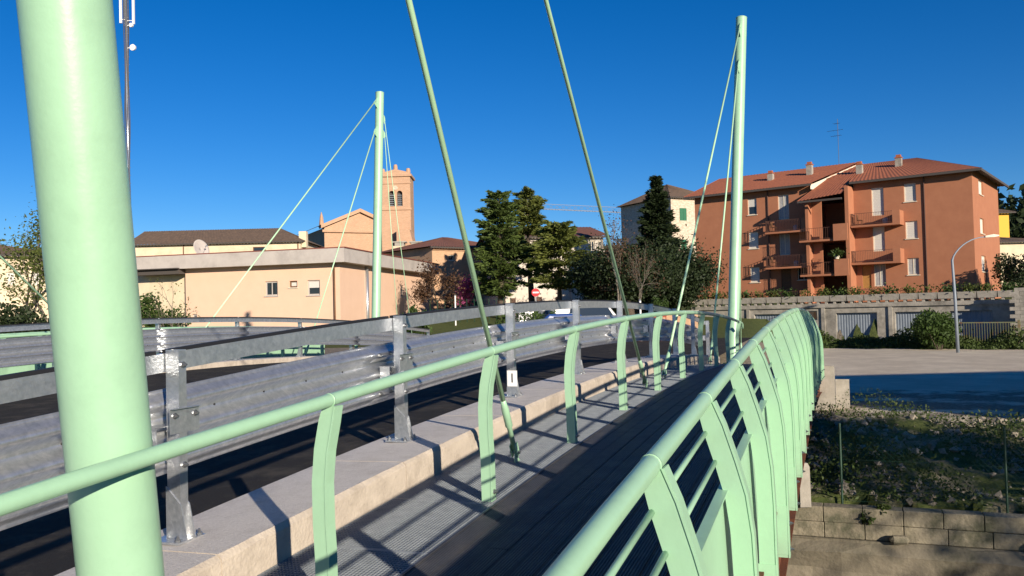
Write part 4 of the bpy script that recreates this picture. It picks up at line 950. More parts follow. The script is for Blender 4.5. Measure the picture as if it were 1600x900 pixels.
tiled(mb, (xg - 1.6, 1.5, z16), (xs1 - .1, 1.5, z16), (xs1 - .6, yr, rr2), (xg - 1.6, yr, rr2))
mb.build('roof', 'tile_orange', apt, True, fix=False)
mb = MB(); tiled(mb, (xs0 - .4, yb - .7, eb - .15), (xs1 - .28, yb - .7, eb + .15), (xs1 - .1, 1.6, zr + .75), (xs0 + 1.0, 1.6, zr + .55)); mb.build('roof', 'tile_orange', apt, True, fix=False)
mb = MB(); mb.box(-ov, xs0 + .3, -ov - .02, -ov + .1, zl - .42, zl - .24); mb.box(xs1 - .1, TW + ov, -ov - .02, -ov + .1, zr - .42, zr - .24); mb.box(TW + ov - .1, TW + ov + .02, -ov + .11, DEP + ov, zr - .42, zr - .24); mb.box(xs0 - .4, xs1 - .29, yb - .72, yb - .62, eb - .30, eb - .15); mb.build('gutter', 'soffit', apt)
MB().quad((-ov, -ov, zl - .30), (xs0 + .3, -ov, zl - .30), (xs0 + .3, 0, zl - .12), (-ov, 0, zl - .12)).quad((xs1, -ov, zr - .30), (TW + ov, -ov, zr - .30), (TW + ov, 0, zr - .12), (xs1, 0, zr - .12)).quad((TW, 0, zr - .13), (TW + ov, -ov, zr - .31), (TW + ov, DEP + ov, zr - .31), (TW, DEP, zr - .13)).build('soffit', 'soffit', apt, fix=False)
for px, py, yy, hh in ((1204, 270, 2.6, 1.0), (1265, 262, 3.0, 1.5), (1343, 262, 2.2, 1.3), (1404, 250, 3.4, 1.2)):
    x, z = F.uv(px, py, yy); zz = (zl if px < 1300 else zr) - .25 + (yy + ov) * (rid + .25) / (yr + ov)
    c = MB(); c.box(x - .24, x + .24, yy - .22, yy + .22, zz - .4, zz + hh * .55); o = c.build('chimney', 'concrete', apt); MB().box(x - .29, x + .29, yy - .27, yy + .27, zz + hh * .55 + .002, zz + hh * .55 + .07).box(x - .18, x + .18, yy - .17, yy + .17, zz + hh * .55 + .071, zz + hh * .55 + .28).build('chimney_pot', 'tile_orange', o)
# television aerial
x, z = F.uv(1311, 260, yr); mb = MB(); mb.tube([(x, yr, zl + 1.6), (x, yr, zl + 6.2)], .022, 6)
for zz, ll in ((5.2, .9), (4.7, .6), (5.8, .35)):
    mb.tube([(x - ll, yr, zl + zz), (x + ll * .5, yr, zl + zz)], .012, 5)
    for q in np.linspace(-ll, ll * .4, 6): mb.tube([(x + q, yr - .25, zl + zz), (x + q, yr + .25, zl + zz)], .007, 4)
mb.build('aerial', 'iron_black', apt)

# ------------------------------------------------------------------ garages with planters in front of the block
G0 = on_line(GA, GD, 1085); G1 = on_line(GA, GD, 1592)
FG = Face(G0, G1, 1.40); gar = FG.thing('garage_row', 'stained concrete row of garages with corrugated metal doors below the apartment block', 'garage')
GH = 2.72; V = FG.uv
gd = []
for (x0, x1) in ((1178, 1240), (1306, 1370), (1398, 1462), (1484, 1551)): a = V(x0, 485)[0]; b_ = V(x1, 485)[0]; gd.append((a, b_, 0.0, 2.12))
wv = FG.rect(1257, 486, 1277, 500)
wall(gar, 'wall', 'concrete', 0, FG.L, -0.3, GH - .25, gd + [wv], rev=0.25)
for h in gd:
    n = 15; mb = MB()
    for i in range(n):
        a = h[0] + (h[1] - h[0]) * i / n; c = h[0] + (h[1] - h[0]) * (i + 1) / n; m_ = (a + c) / 2
        mb.quad((a, .22, h[2]), (m_ - .012, .22, h[2]), (m_ - .012, .22, h[3]), (a, .22, h[3])); mb.quad((m_ - .012, .22, h[2]), (m_, .205, h[2]), (m_, .205, h[3]), (m_ - .012, .22, h[3])); mb.quad((m_, .205, h[2]), (c - .012, .205, h[2]), (c - .012, .205, h[3]), (m_, .205, h[3])); mb.quad((c - .012, .205, h[2]), (c, .22, h[2]), (c, .22, h[3]), (c - .012, .205, h[3]))
    o = mb.build('garage_door', 'garage_metal', gar, fix=False); MB().box((h[0] + h[1]) / 2 - .06, (h[0] + h[1]) / 2 + .06, .13, .188, 1.0, 1.06).build('handle', 'iron_black', o)
window(gar, wv, 'glass', fr='concrete', sill=False)
MB().box(-.2, FG.L + .2, -.12, 6.5, GH - .249, GH).build('roof_slab', 'concrete', gar); 
for h in (gd[0][0] - .5, gd[1][0] - .9, gd[2][0] - .35): MB().box(h, h + .22, -.10, -.002, -.3, GH - .26).build('pier', 'concrete', gar)
npl = 19; gp = FG.L / npl
for i in range(npl):
    xa = i * gp + .03; t = thing('planter', 'weathered concrete planter on the garage roof edge with low shrubs', 'planter', tuple(FG.M() @ Vector((xa, -.02, GH))), math.atan2(FG.d.y, FG.d.x), 'planters along the garage roof')
    w_ = gp - .07; hh = .52
    MB().sweep([[(0, 0, .14), (w_, 0, .14), (w_, .45, .14), (0, .45, .14)], [(-.02, -.04, hh), (w_ + .02, -.04, hh), (w_ + .02, .5, hh), (-.02, .5, hh)], [(.05, .05, hh), (w_ - .05, .05, hh), (w_ - .05, .42, hh), (.05, .42, hh)], [(.05, .05, hh - .08), (w_ - .05, .05, hh - .08), (w_ - .05, .42, hh - .08), (.05, .42, hh - .08)]]).build('box', 'concrete', t)
    for q in (.15, w_ - .3): MB().box(q, q + .15, .05, .4, 0, .139).build('foot', 'concrete', t)
    rg = np.random.default_rng(200 + i); nn = int(rg.uniform(60, 260)); C = rg.normal(size=(nn, 3)) * np.array([w_ * .26, .13, .16]) + np.array([w_ * rg.uniform(.35, .65), .23, hh + .16]); C[:, 2] = np.maximum(C[:, 2], hh - .06)
    leaf_obj('shrub', C, .085, 'young_leaf' if i % 3 else 'bush_leaf', t, seed=i)
# block pier and rusty gate at the right end, cabinet on a pole
e = FG.M() @ Vector((FG.L - 1.3, -1.6, 0)); gt = thing('metal_gate', 'olive green barred metal gate with rust beside the garages', 'gate', tuple(e), math.atan2(FG.d.y, FG.d.x))
for x in np.arange(-1.9, 1.31, .13): MB().box(x - .012, x + .012, -.012, .012, .12, 1.45).build('bar', 'gate_green', gt)
for z in (.12, 1.46): MB().box(-2.0, 1.4, -.02, .02, z - .03, z + .03).build('gate_rail', 'gate_green', gt)
for x in (-2.06, 1.46): MB().box(x - .06, x + .06, -.06, .06, 0, 1.6).build('gate_post', 'gate_green', gt)
e = at(1578, 490, 47.3); o = thing('block_wall', 'pale block wall and pier at the end of the planter row', 'wall', (e.x, e.y, 1.4), math.atan2(FG.d.y, FG.d.x))
for r_ in range(16):
    for c_ in range(8): MB().box(c_ * .5 + (.25 if r_ % 2 else 0), c_ * .5 + .488 + (.25 if r_ % 2 else 0), 0, .22, r_ * .21, r_ * .21 + .2).build('block', 'concrete', o)

# ------------------------------------------------------------------ street lamp
lp = at(1497, 552, 44.0); lz = gz(lp.x, lp.y); lamp = thing('street_lamp', 'slim grey street lamp with curved arm in front of the garages', 'street lamp', (lp.x, lp.y, lz))
topz = at(1492, 375, 44).z - lz; mb = MB(); pts = [(0, 0, 0), (-.05, 0, topz * .5), (-.12, 0, topz * .82)] + [(-.12 + 1.75 * q ** 1.5, -.15 * q, topz * .82 + (topz * .2) * math.sin(q * math.pi / 2)) for q in np.linspace(.12, 1, 9)]
mb.tube(pts, [.085, .075, .06] + [.045 - .02 * q for q in np.linspace(.1, 1, 9)], 10); mb.build('pole', 'garage_metal', lamp, True)
e = Vector(pts[-1]); MB().sweep([[(e.x - .1, e.y - .07, e.z - .04), (e.x - .1, e.y + .07, e.z - .04), (e.x - .1, e.y + .07, e.z + .05), (e.x - .1, e.y - .07, e.z + .05)], [(e.x + .3, e.y - .14, e.z - .03), (e.x + .3, e.y + .14, e.z - .03), (e.x + .3, e.y + .10, e.z + .12), (e.x + .3, e.y - .10, e.z + .12)], [(e.x + .62, e.y - .06, e.z + .02), (e.x + .62, e.y + .06, e.z + .02), (e.x + .62, e.y + .05, e.z + .08), (e.x + .62, e.y - .05, e.z + .08)]]).build('lamp_head', 'trim_cream', lamp)

# ------------------------------------------------------------------ peach flat-roofed building
C0 = at(532, 480, 53.0); Lf = at(231, 480, 56.5); Rt = at(672, 480, 73.0); ZP = 2.4
FP = Face((Lf.x, Lf.y), (C0.x, C0.y), ZP); pe = FP.thing('flat_roofed_building', 'single storey peach building with deep grey roof fascia and small windows', 'building')
FQ = Face((C0.x, C0.y), (Rt.x, Rt.y), ZP); MQ = FP.M().inverted() @ FQ.M()
zt = FP.uv(520, 389.5)[1]; zb_ = FP.uv(520, 411)[1]; HP = zb_ + .02
xw0 = FP.uv(290, 450)[0]
wp = [(FP.rect(414, 440, 434, 462), 'glass2'), (FP.rect(452, 439, 464.5, 449), 'blind'), (FP.rect(480, 438, 500, 461), 'half'), (FP.rect(300, 491, 308, 497), 'glass')]
wall(pe, 'front_wall', 'peach', xw0, FP.L, -1.0, HP, [h for h, _ in wp]); 
for h, st in wp: window(pe, h, st, fr='fascia' if st != 'blind' else 'wood_brown', frame_w=.09)
wq = [(FQ.rect(626, 446, 631, 464), 'glass2')]
wall(pe, 'side_wall', 'peach', 0, FQ.L, -1.0, HP, [h for h, _ in wq], MQ)
for h, st in wq: window(pe, h, st, MQ, 'fascia')
wall(pe, 'recess_wall', 'cream_wall', -2.0, xw0, -1.0, HP, M=Matrix.Translation((0, 0.5, 0))); MB().quad((xw0, 0, -1), (xw0, 0.5, -1), (xw0, 0.5, HP), (xw0, 0, HP)).build('return_wall', 'peach', pe, fix=False)
# fascia ring: follows the two faces, overhanging
iv = FP.M().inverted(); cr = iv @ Vector((C0.x, C0.y, ZP)); rt = iv @ Vector((Rt.x, Rt.y, ZP)); dq = (rt - cr).normalized(); nq = Vector((dq.y, -dq.x, 0)); ovh = .75
bis = Vector((cr.x + ovh * .9, -ovh, 0)); rte = rt + nq * ovh + dq * .4
out = [Vector((-.35, -ovh, 0)), bis, rte, rte - nq * 9, Vector((-.35, 9, 0))]
mb = MB(); zt2 = zt
mb.sweep([[p + Vector((0, 0, zb_)) for p in out], [p + Vector((0, 0, zt2)) for p in out]]); mb.build('roof_fascia', 'fascia', pe)
mb = MB(); mb.sweep([[p * 1.004 + Vector((0, 0, zt2 + .003)) for p in out], [p * 1.004 + Vector((0, 0, zt2 + .07)) for p in out]]); mb.build('flashing', 'flashing', pe)
for M_, x, h in ((None, FP.L - .35, 1), (MQ, 4.6, 2), (MQ, FQ.L - .2, 3)): MB().tube([(x, -.08, -.6), (x, -.08, HP - .02)], .06 if h != 2 else .14, 8).build('downpipe', 'wood_brown' if h != 2 else 'galv', pe, True, M_)
# dark canopy at the left end
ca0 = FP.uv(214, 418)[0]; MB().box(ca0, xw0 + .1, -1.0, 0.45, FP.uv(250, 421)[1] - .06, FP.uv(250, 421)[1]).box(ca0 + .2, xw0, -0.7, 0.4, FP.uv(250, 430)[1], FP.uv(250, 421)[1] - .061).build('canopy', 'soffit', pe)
# chimneys on the right edge of the church / behind
# satellite dish on the roof
sd = at(313, 396, 61); dish = thing('satellite_dish', 'large white satellite dish standing on the flat roof', 'satellite dish', (sd.x, sd.y, ZP + zt))
R_ = .70; Md = Matrix.Translation((0, 0, .85)) @ Matrix.Rotation(math.radians(62), 4, 'Z') @ Matrix.Rotation(math.radians(72), 4, 'X')
mb = MB(); mb.sweep([[Md @ Vector((r * math.cos(a) * R_, r * math.sin(a) * R_, .18 * r * r * R_)) for a in np.linspace(0, 2 * math.pi, 25)[:-1]] for r in (0.02, .3, .6, .85, 1.0)], closed=True, cap=False); o = mb.build('reflector', 'fascia', dish, True); o.modifiers.new('thickness', 'SOLIDIFY').thickness = .02
mb = MB(); mb.tube([(0, 0, -.05), (0, 0, .8)], .04, 8)
for a in (0, 2.1, 4.2): mb.tube([(math.cos(a) * .45, math.sin(a) * .45, -.05), (0, 0, .55)], .025, 6)
mb.build('stand', 'galv', dish); MB().tube([Md @ Vector((0, -.5, .05)), Md @ Vector((0, 0, .62))], .015, 6).tube([Md @ Vector((0, 0, .55)), Md @ Vector((0, 0, .7))], .05, 8).build('feed_arm', 'galv', dish)

# ------------------------------------------------------------------ long tiled house behind it
La = at(205, 400, 80); Lb = at(470, 400, 80); FH = Face((La.x, La.y), (Lb.x, Lb.y), 3.0); lh = FH.thing('long_house', 'long low cream house with brown tiled hipped roof behind the flat roof', 'house')
ez = FH.uv(340, 379)[1]; rz_ = FH.uv(340, 359, 4)[1]; hh = [FH.rect(220, 404, 231, 415), FH.rect(395, 386, 415, 396)]
wall(lh, 'front_wall', 'cream_wall', 0, FH.L, -1, ez, hh); [window(lh, h, 'glass', fr='wood_brown') for h in hh]
for x_ in (0, FH.L): MB().quad((x_, 0, -1), (x_, 8, -1), (x_, 8, ez), (x_, 0, ez)).build('side_wall', 'cream_wall', lh, fix=False)
mb = MB(); xe = FH.uv(437, 359, 4)[0]; tiled(mb, (-.4, -.4, ez - .05), (FH.L + .4, -.4, ez - .05), (xe, 4, rz_), (-.4, 4, rz_)); tiled(mb, (FH.L + .4, -.4, ez - .05), (FH.L + .4, 8.4, ez - .05), (xe, 4, rz_), (xe, 4, rz_)); tiled(mb, (FH.L + .4, 8.4, ez - .05), (-.4, 8.4, ez - .05), (-.4, 4, rz_), (xe, 4, rz_)); mb.build('roof', 'tile_brown', lh, True, fix=False)
MB().box(-.4, FH.L + .4, -.46, -.38, ez - .16, ez - .04).build('gutter', 'soffit', lh)
x = FH.uv(472, 375)[0]; MB().box(x - .4, x + .3, .4, 1.1, ez - .6, ez + .9).build('chimney', 'cream_wall', lh)
for px in (287, 466): x = FH.uv(px, 390)[0]; MB().tube([(x, -.06, -1), (x, -.06, ez - .1)], .05, 6).build('downpipe', 'wood_brown', lh)

# ------------------------------------------------------------------ church with bell tower
D_ = 105; ca = at(509, 480, D_); cb = at(618, 480, D_ + 4); FC = Face((ca.x, ca.y), (cb.x, cb.y), 4.0); ch = FC.thing('church', 'old brick church with gabled front and square bell tower', 'church')
ge = FC.uv(512, 356)[1]; ga = FC.uv(560, 333)[1]; Lc = FC.L
MB().poly([(0, 0, -1), (Lc, 0, -1), (Lc, 0, ge), (Lc * .5, 0, ga), (0, 0, ge)]).build('front_wall', 'brick_church', ch, fix=False)
for x_ in (0, Lc): MB().quad((x_, 0, -1), (x_, 22, -1), (x_, 22, ge), (x_, 0, ge)).build('side_wall', 'brick_church', ch, fix=False)
for x0, z0, x1, z1 in ((-.5, ge - .1, Lc * .5 - .004, ga + .1), (Lc + .5, ge - .1, Lc * .5 + .004, ga + .1)): MB().prism([(x0, -.45, z0), (x1, -.45, z1), (x1, -.45, z1 + .45), (x0, -.45, z0 + .45)], (0, 1.0, 0)).build('cornice', 'brick_church', ch)
MB().box(-.3, Lc + .3, -.3, -.01, ge - .55, ge - .25).build('cornice', 'brick_church', ch)
mb = MB(); tiled(mb, (-.6, -.4, ge + .2), (-.6, 22, ge + .2), (Lc * .5, 22, ga + .5), (Lc * .5, -.4, ga + .5)); tiled(mb, (Lc + .6, 22, ge + .2), (Lc + .6, -.4, ge + .2), (Lc * .5, -.4, ga + .5), (Lc * .5, 22, ga + .5)); mb.build('roof', 'tile_brown', ch, True, fix=False)
for px in (591,): h = FC.rect(px - 2, 375, px + 3, 388); window(ch, h, 'glass', fr='brick_church', y=-.06, sill=False)
MB().tube([(-.2, .5, ge), (-.2, .5, ge + 1.4), (-.2, .5, ge + 2.0)], [.35, .2, .03], 6).build('pinnacle', 'brick_church', ch)
# tower
ta = at(599, 480, 106); tbp = at(645, 480, 106); FT = Face((ta.x, ta.y), (tbp.x, tbp.y), 4.0); MT = FC.M().inverted() @ FT.M(); tw = FT.L; tz = FT.uv(620, 276)[1]; tb0 = FT.uv(620, 323)[1]
tower = thing_part = None
oz0, oz1 = FT.uv(620, 322)[1], FT.uv(620, 298)[1]; bx = [(tw * .27, tw * .46), (tw * .54, tw * .73)]
wt = wall(ch, 'tower_wall', 'brick_church', 0, tw, -1, tz, [(a, b, oz0, oz1) for a, b in bx], MT, rev=.5)
for (x0, y0, x1, y1) in ((tw, 0, tw, tw), (tw, tw, 0, tw), (0, tw, 0, 0)): MB().quad((x0, y0, -1), (x1, y1, -1), (x1, y1, tz), (x0, y0, tz)).build('tower_wall', 'brick_church', ch, False, MT, fix=False)
for a, b in bx:
    n = 10; c = (a + b) / 2; r = (b - a) / 2
    # arched head: spandrel pieces over the rectangular opening, and a louvre behind
    for sgn in (-1, 1):
        pts = [(c + sgn * r, -.004, oz1 + .002), (c + sgn * r, -.004, oz1 - r)] + [(c + sgn * r * math.cos(q), -.004, oz1 - r + r * math.sin(q)) for q in np.linspace(0, math.pi / 2, n)]
        MB().prism(pts, (0, .4, 0)).build('arch_spandrel', 'brick_church', ch, False, MT)
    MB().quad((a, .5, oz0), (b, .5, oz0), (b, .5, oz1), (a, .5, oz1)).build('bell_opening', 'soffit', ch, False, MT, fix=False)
    mb = MB()
    for i in range(6): z = oz0 + .1 + i * (oz1 - oz0) * .13; mb.box(a + .05, b - .05, .25, .4, z, z + .07, Matrix.Translation((0, 0, 0)))
    mb.build('louvre', 'garage_metal', ch, False, MT)
MB().tube([(tw * .5, -.05, oz1 + .35), (tw * .5, .1, oz1 + .35)], .28, 14).build('roundel', 'stone_white', ch, False, MT)
MB().box(-.2, tw + .2, -.2, tw + .2, tz + .002, tz + .3).build('cornice', 'brick_church', ch, False, MT); MB().box(-.12, tw + .12, -.12, -.002, oz0 - .5, oz0 - .25).build('string_course', 'brick_church', ch, False, MT); MB().box(-.1, tw + .1, -.1, -.002, tz - .9, tz - .75).build('string_course', 'brick_church', ch, False, MT)
MB().prism([(0, 0, tz + .302), (tw, 0, tz + .302), (tw, 0, tz + .5), (tw * .5, 0, tz + .95), (0, 0, tz + .5)], (0, tw, 0)).build('tower_top', 'brick_church', ch, False, MT)
for x, h in ((.25, .75), (tw * .5, 1.25), (tw - .25, .75)): MB().tube([(x, .3, tz + .5), (x, .3, tz + .3 + h * .8), (x, .3, tz + .3 + h)], [.30, .26, .20], 8).build('pinnacle', 'brick_church', ch, False, MT)
# buttress house right of tower
xa, za = FT.uv(622, 360); xb, _ = FT.uv(660, 400); zc = FT.uv(640, 412)[1]
MB().prism([(xa, -1.5, -1), (xb, -1.5, -1), (xb, -1.5, zc), (xb - .8, -1.5, zc + 1.8), (xa + 1.6, -1.5, za), (xa, -1.5, za)], (0, 4, 0)).build('buttress', 'brick_church', ch, False, MT)
for px in (624, 650): x, z = FT.uv(px, 388, -4); o = MB().box(x - .75, x + .75, -4, -2.6, z - 3, z + .3).build('chimney_stack', 'cream_wall', ch, False, MT); MB().box(x - .55, x + .55, -4.02, -2.58, z + .302, z + .7).box(x - .8, x + .8, -4.1, -2.5, z + .701, z + .85).build('chimney_cap', 'concrete', o, False)

# ------------------------------------------------------------------ generic house helper for the rest
def house(name, label, pxa, Da, pxb, Db, z0, eave_px, ridge_px, wins, m, roofm, depth=9, hip=True, fr='shutter_brown', style='shutter', sidem=None):
    a = at(pxa, 480, Da); b = at(pxb, 480, Db); f = Face((a.x, a.y), (b.x, b.y), z0); t = f.thing(name, label, 'house'); L = f.L
    mx = (pxa + pxb) / 2; ez = f.uv(mx, eave_px)[1]; rz = f.uv(mx, ridge_px, depth / 2)[1]
    hs_ = [f.rect(*w[:4]) for w in wins]
    wall(t, 'front_wall', m, 0, L, -1, ez, hs_)
    for h, w in zip(hs_, wins): window(t, h, w[4] if len(w) > 4 else style, fr=fr if (w[4] if len(w) > 4 else style) == 'shutter' else 'trim_cream')
    for q in (((0, depth, -1), (0, 0, -1), (0, 0, ez), (0, depth, ez)), ((L, 0, -1), (L, depth, -1), (L, depth, ez), (L, 0, ez)), ((L, depth, -1), (0, depth, -1), (0, depth, ez), (L, depth, ez))): MB().quad(*q).build('side_wall', sidem or m, t, fix=False)
    mb = MB(); o_ = .5; r0 = depth * .45 if hip else -o_; r1 = L - depth * .45 if hip else L + o_
    if r1 < r0: r0 = r1 = L / 2
    e = ez + .02
    tiled(mb, (-o_, -o_, e), (L + o_, -o_, e), (r1, depth / 2, rz), (r0, depth / 2, rz)); tiled(mb, (L + o_, depth + o_, e), (-o_, depth + o_, e), (r0, depth / 2, rz), (r1, depth / 2, rz))
    if hip: tiled(mb, (L + o_, -o_, e), (L + o_, depth + o_, e), (r1, depth / 2, rz), (r1, depth / 2, rz)); tiled(mb, (-o_, depth + o_, e), (-o_, -o_, e), (r0, depth / 2, rz), (r0, depth / 2, rz))
    mb.build('roof', roofm, t, True, fix=False)
    if not hip:
        for x in (0, L): MB().poly([(x, 0, ez), (x, depth, ez), (x, depth / 2, rz - .05)]).build('gable_wall', sidem or m, t, fix=False)
    mb = MB(); mb.box(-o_, L + o_, -o_ - .06, -o_ + .06, e - .14, e - .01); mb.build('gutter', 'soffit', t)
    return t, f, ez, rz
t, f, ez, rz = house('brick_house', 'old brick house with hipped roof, small dark windows and arched doorways', 677, 78, 806, 84, 4.2, 388, 373, [(701, 398, 709.5, 407, 'glass'), (746, 398, 755, 407, 'glass')], 'brick_house', 'tile_red', 10)
for px in (703, 746):
    a, b, c, d = f.rect(px - 8, 459, px + 8, 482); r = (b - a) / 2; pts = [(a, -.03, c - .6), (b, -.03, c - .6), (b, -.03, d - r)] + [((a + b) / 2 + r * math.cos(q), -.03, d - r + r * math.sin(q)) for q in np.linspace(.1, math.pi - .1, 10)] + [(a, -.03, d - r)]
    MB().prism(pts, (0, .06, 0)).build('arched_door', 'soffit' if px < 720 else 'shutter_green', t)
    ring = [((a + b) / 2 + (r + .14) * math.cos(q), -.05, d - r + (r + .14) * math.sin(q)) for q in np.linspace(0, math.pi, 12)]; MB().tube(ring, .10, 5).build('arch_ring', 'brick_house', t)
a, b, c, d = f.rect(676, 392, 806, 394); MB().box(0, f.L, -.12, -.002, ez - .3, ez - .12).build('cornice', 'brick_house', t)
MB().box(0, f.L, -.06, -.002, f.uv(740, 448)[1] - .1, f.uv(740, 448)[1] + .05).build('string_course', 'brick_house', t)
t, f, ez, rz = house('white_house', 'pale plastered house with brown shutters behind the cedars', 790, 72, 945, 74, 4.0, 370, 355, [(793, 434, 806, 450), (862, 434, 880, 450), (901, 434, 914, 449), (797, 466, 806, 476), (838, 464, 847, 474), (868, 464, 877, 472), (920, 376, 929, 392, 'glass2'), (934, 376, 942, 392, 'glass2'), (921, 402, 930, 412, 'glass'), (800, 385, 812, 400, 'shutter'), (838, 385, 850, 400, 'shutter')], 'white_wall', 'tile_red', 10, hip=False)
x0, z0_ = f.uv(916, 393); x1, _ = f.uv(945, 393); MB().box(x0, x1, -1.0, -.002, z0_ - .18, z0_).build('balcony_slab', 'white_wall', t); rail_bars(t, x0, x1, -.95, z0_ + .08, z0_ + .95, 'iron_black')
MB().tube([(f.uv(892, 450)[0], -.08, -.5), (f.uv(892, 450)[0], -.08, ez - .1)], .06, 8).build('downpipe', 'white_wall', t)
t, f, ez, rz = house('stone_house', 'pale stone house with hipped roof and green shutters behind the pointed fir', 1053, 108, 1125, 111.5, 4.3, 310, 291, [(1061.5, 325, 1073, 345), (1064, 374, 1073, 391)], 'stone_white', 'tile_brown', 11, fr='shutter_green')
# its left wall, turned away from the sun, runs back to the left
t, f, ez, rz = house('yellow_house', 'small yellow house with tiled roof right of the apartment block', 1563, 92, 1582, 92, 5.0, 332, 322, [], 'yellow_wall', 'tile_brown', 8)
t, f, ez, rz = house('olive_house', 'low house with brown roof beyond the apartment block', 1566, 86, 1640, 86, 4.5, 377, 370, [], 'cream_wall', 'tile_brown', 8)
t, f, ez, rz = house('pale_house', 'long pale house behind the half bare tree', -140, 52, 88, 56, 2.8, 398, 380, [(10, 425, 24, 445, 'blind'), (50, 425, 64, 445, 'blind'), (-40, 425, -26, 445, 'blind')], 'cream_wall', 'tile_brown', 9)
# ================================================================== TELECOM MAST, CRANE, SIGN, VEHICLES, STREET BITS
b = gx_at(203, 48); tm = thing('telecom_mast', 'tall thin telecom pole with antennas and cable bundle behind the thick mast', 'antenna mast', b)
ztop = at(188, -60, 48).z - b[2]; z_at = lambda py: at(195, py, 48).z - b[2]
xl = lambda px, py: at(px, py, 48).x - b[0]
def tlx(z): return xl(203, 480) + (xl(186, 0) - xl(203, 480)) * 0.10 * 0 
MB().tube([(0, 0, 0), (0, 0, ztop * .5), (0, 0, ztop)], [.11, .09, .07], 10).build('pole', 'galv', tm, True)
mb = MB()
for k in range(5):
    a = k * 1.3; mb.tube([(math.cos(a) * .12 + .03 * math.sin(z * 1.1 + k), math.sin(a) * .12, z) for z in np.linspace(3, ztop, 30)], .022, 5)
mb.build('cable_bundle', 'matt_black', tm)
for (z, x, r) in ((z_at(75), .38, .18), (z_at(40), .3, .12)): MB().tube([(x, -.1, z), (x + .02, .02, z), (x + .03, .1, z)], [r, r * .9, .04], 14).tube([(0, 0, z), (x, 0, z)], .025, 6).build('dish', 'white_plate', tm)
for x, z0, z1 in ((.42, z_at(38), z_at(-45)), (-.30, z_at(36), z_at(-45))): MB().box(x - .06, x + .06, -.05, .05, z0, z1).tube([(0, 0, z0 + .2), (x, 0, z0 + .2)], .025, 6).tube([(0, 0, z1 - .3), (x, 0, z1 - .3)], .025, 6).build('panel_antenna', 'white_plate', tm)
for z in np.arange(4, ztop, .45): MB().tube([(-.16, 0, z), (.16, 0, z)], .010, 5).build('rung', 'galv', tm)
# tower crane far behind
D = 150; c0 = at(818, 480, D); cr = thing('tower_crane', 'distant tower crane whose jib shows over the cedars', 'crane', (c0.x, c0.y, 5.0)); zj = at(900, 324, D).z - 5.0
mat('crane_grey', (0.20, 0.23, 0.28), 0.6)  # grey-blue tint paints in the fading of the distant lattice
def lattice(mb, a, b, w, n, up=Vector((0, 0, 1))):
    a = Vector(a); b = Vector(b); t = (b - a).normalized(); s_ = t.cross(up).normalized() if abs(t.dot(up)) < .9 else Vector((1, 0, 0)); u_ = s_.cross(t)
    cs = [s_ * w / 2, -s_ * w / 2, u_ * w]
    for c in cs: mb.tube([a + c, b + c], .05, 4)
    for i in range(n):
        p = a.lerp(b, i / n); q = a.lerp(b, (i + 1) / n)
        for j in range(3): mb.tube([p + cs[j], q + cs[(j + 1) % 3]], .03, 4)
mb = MB(); lattice(mb, (0, 0, -1), (0, 0, zj + .5), 1.1, 16, Vector((0, 1, 0))); mb.build('tower', 'crane_grey', cr, fix=False)
je = at(990, 333, D); mb = MB(); lattice(mb, (-4, 0, zj + .4), (je.x - c0.x, je.y - c0.y, je.z - 5.0), .9, 22); mb.build('jib', 'crane_grey', cr, fix=False)
MB().box(-4.6, -3, -.5, .5, zj - 1.2, zj + .3).build('counterweight', 'concrete', cr); MB().box(.6, 1.6, -.6, .6, zj - 1.6, zj - .2).build('cab', 'white_plate', cr)
# no-entry sign
sg = at(837, 457, 52); gzz = gz(sg.x, sg.y); ns = thing('road_sign', 'round red no entry sign with white bar in front of the white house', 'sign', (sg.x, sg.y, gzz))
mat('sign_red', (0.55, 0.02, 0.025), 0.4)
h = sg.z - gzz; MB().tube([(0, .03, -.2), (0, .03, h + .35)], .03, 8).build('pole', 'galv', ns)
MB().tube([(0, -.012, h), (0, .0, h)], .25, 28).build('disc', 'sign_red', ns); MB().box(-.18, .18, -.020, -.0125, h - .045, h + .045).build('bar', 'white_plate', ns)
for i, (px, py, D) in enumerate(((1000, 470, 40), (711, 462, 58))):
    q = at(px, py, D); g0 = gz(q.x, q.y); o = thing('bollard_post', ['thin white post beside the dark evergreens', 'thin grey post on the lawn before the brick house'][i], 'post', (q.x, q.y, g0)); MB().tube([(0, 0, -.2), (0, 0, q.z - g0)], .05, 8).build('pole', 'white_plate', o); MB().tube([(0, 0, q.z - g0), (0, 0, q.z - g0 + .06)], [.06, .03], 8).build('cap', 'galv', o)
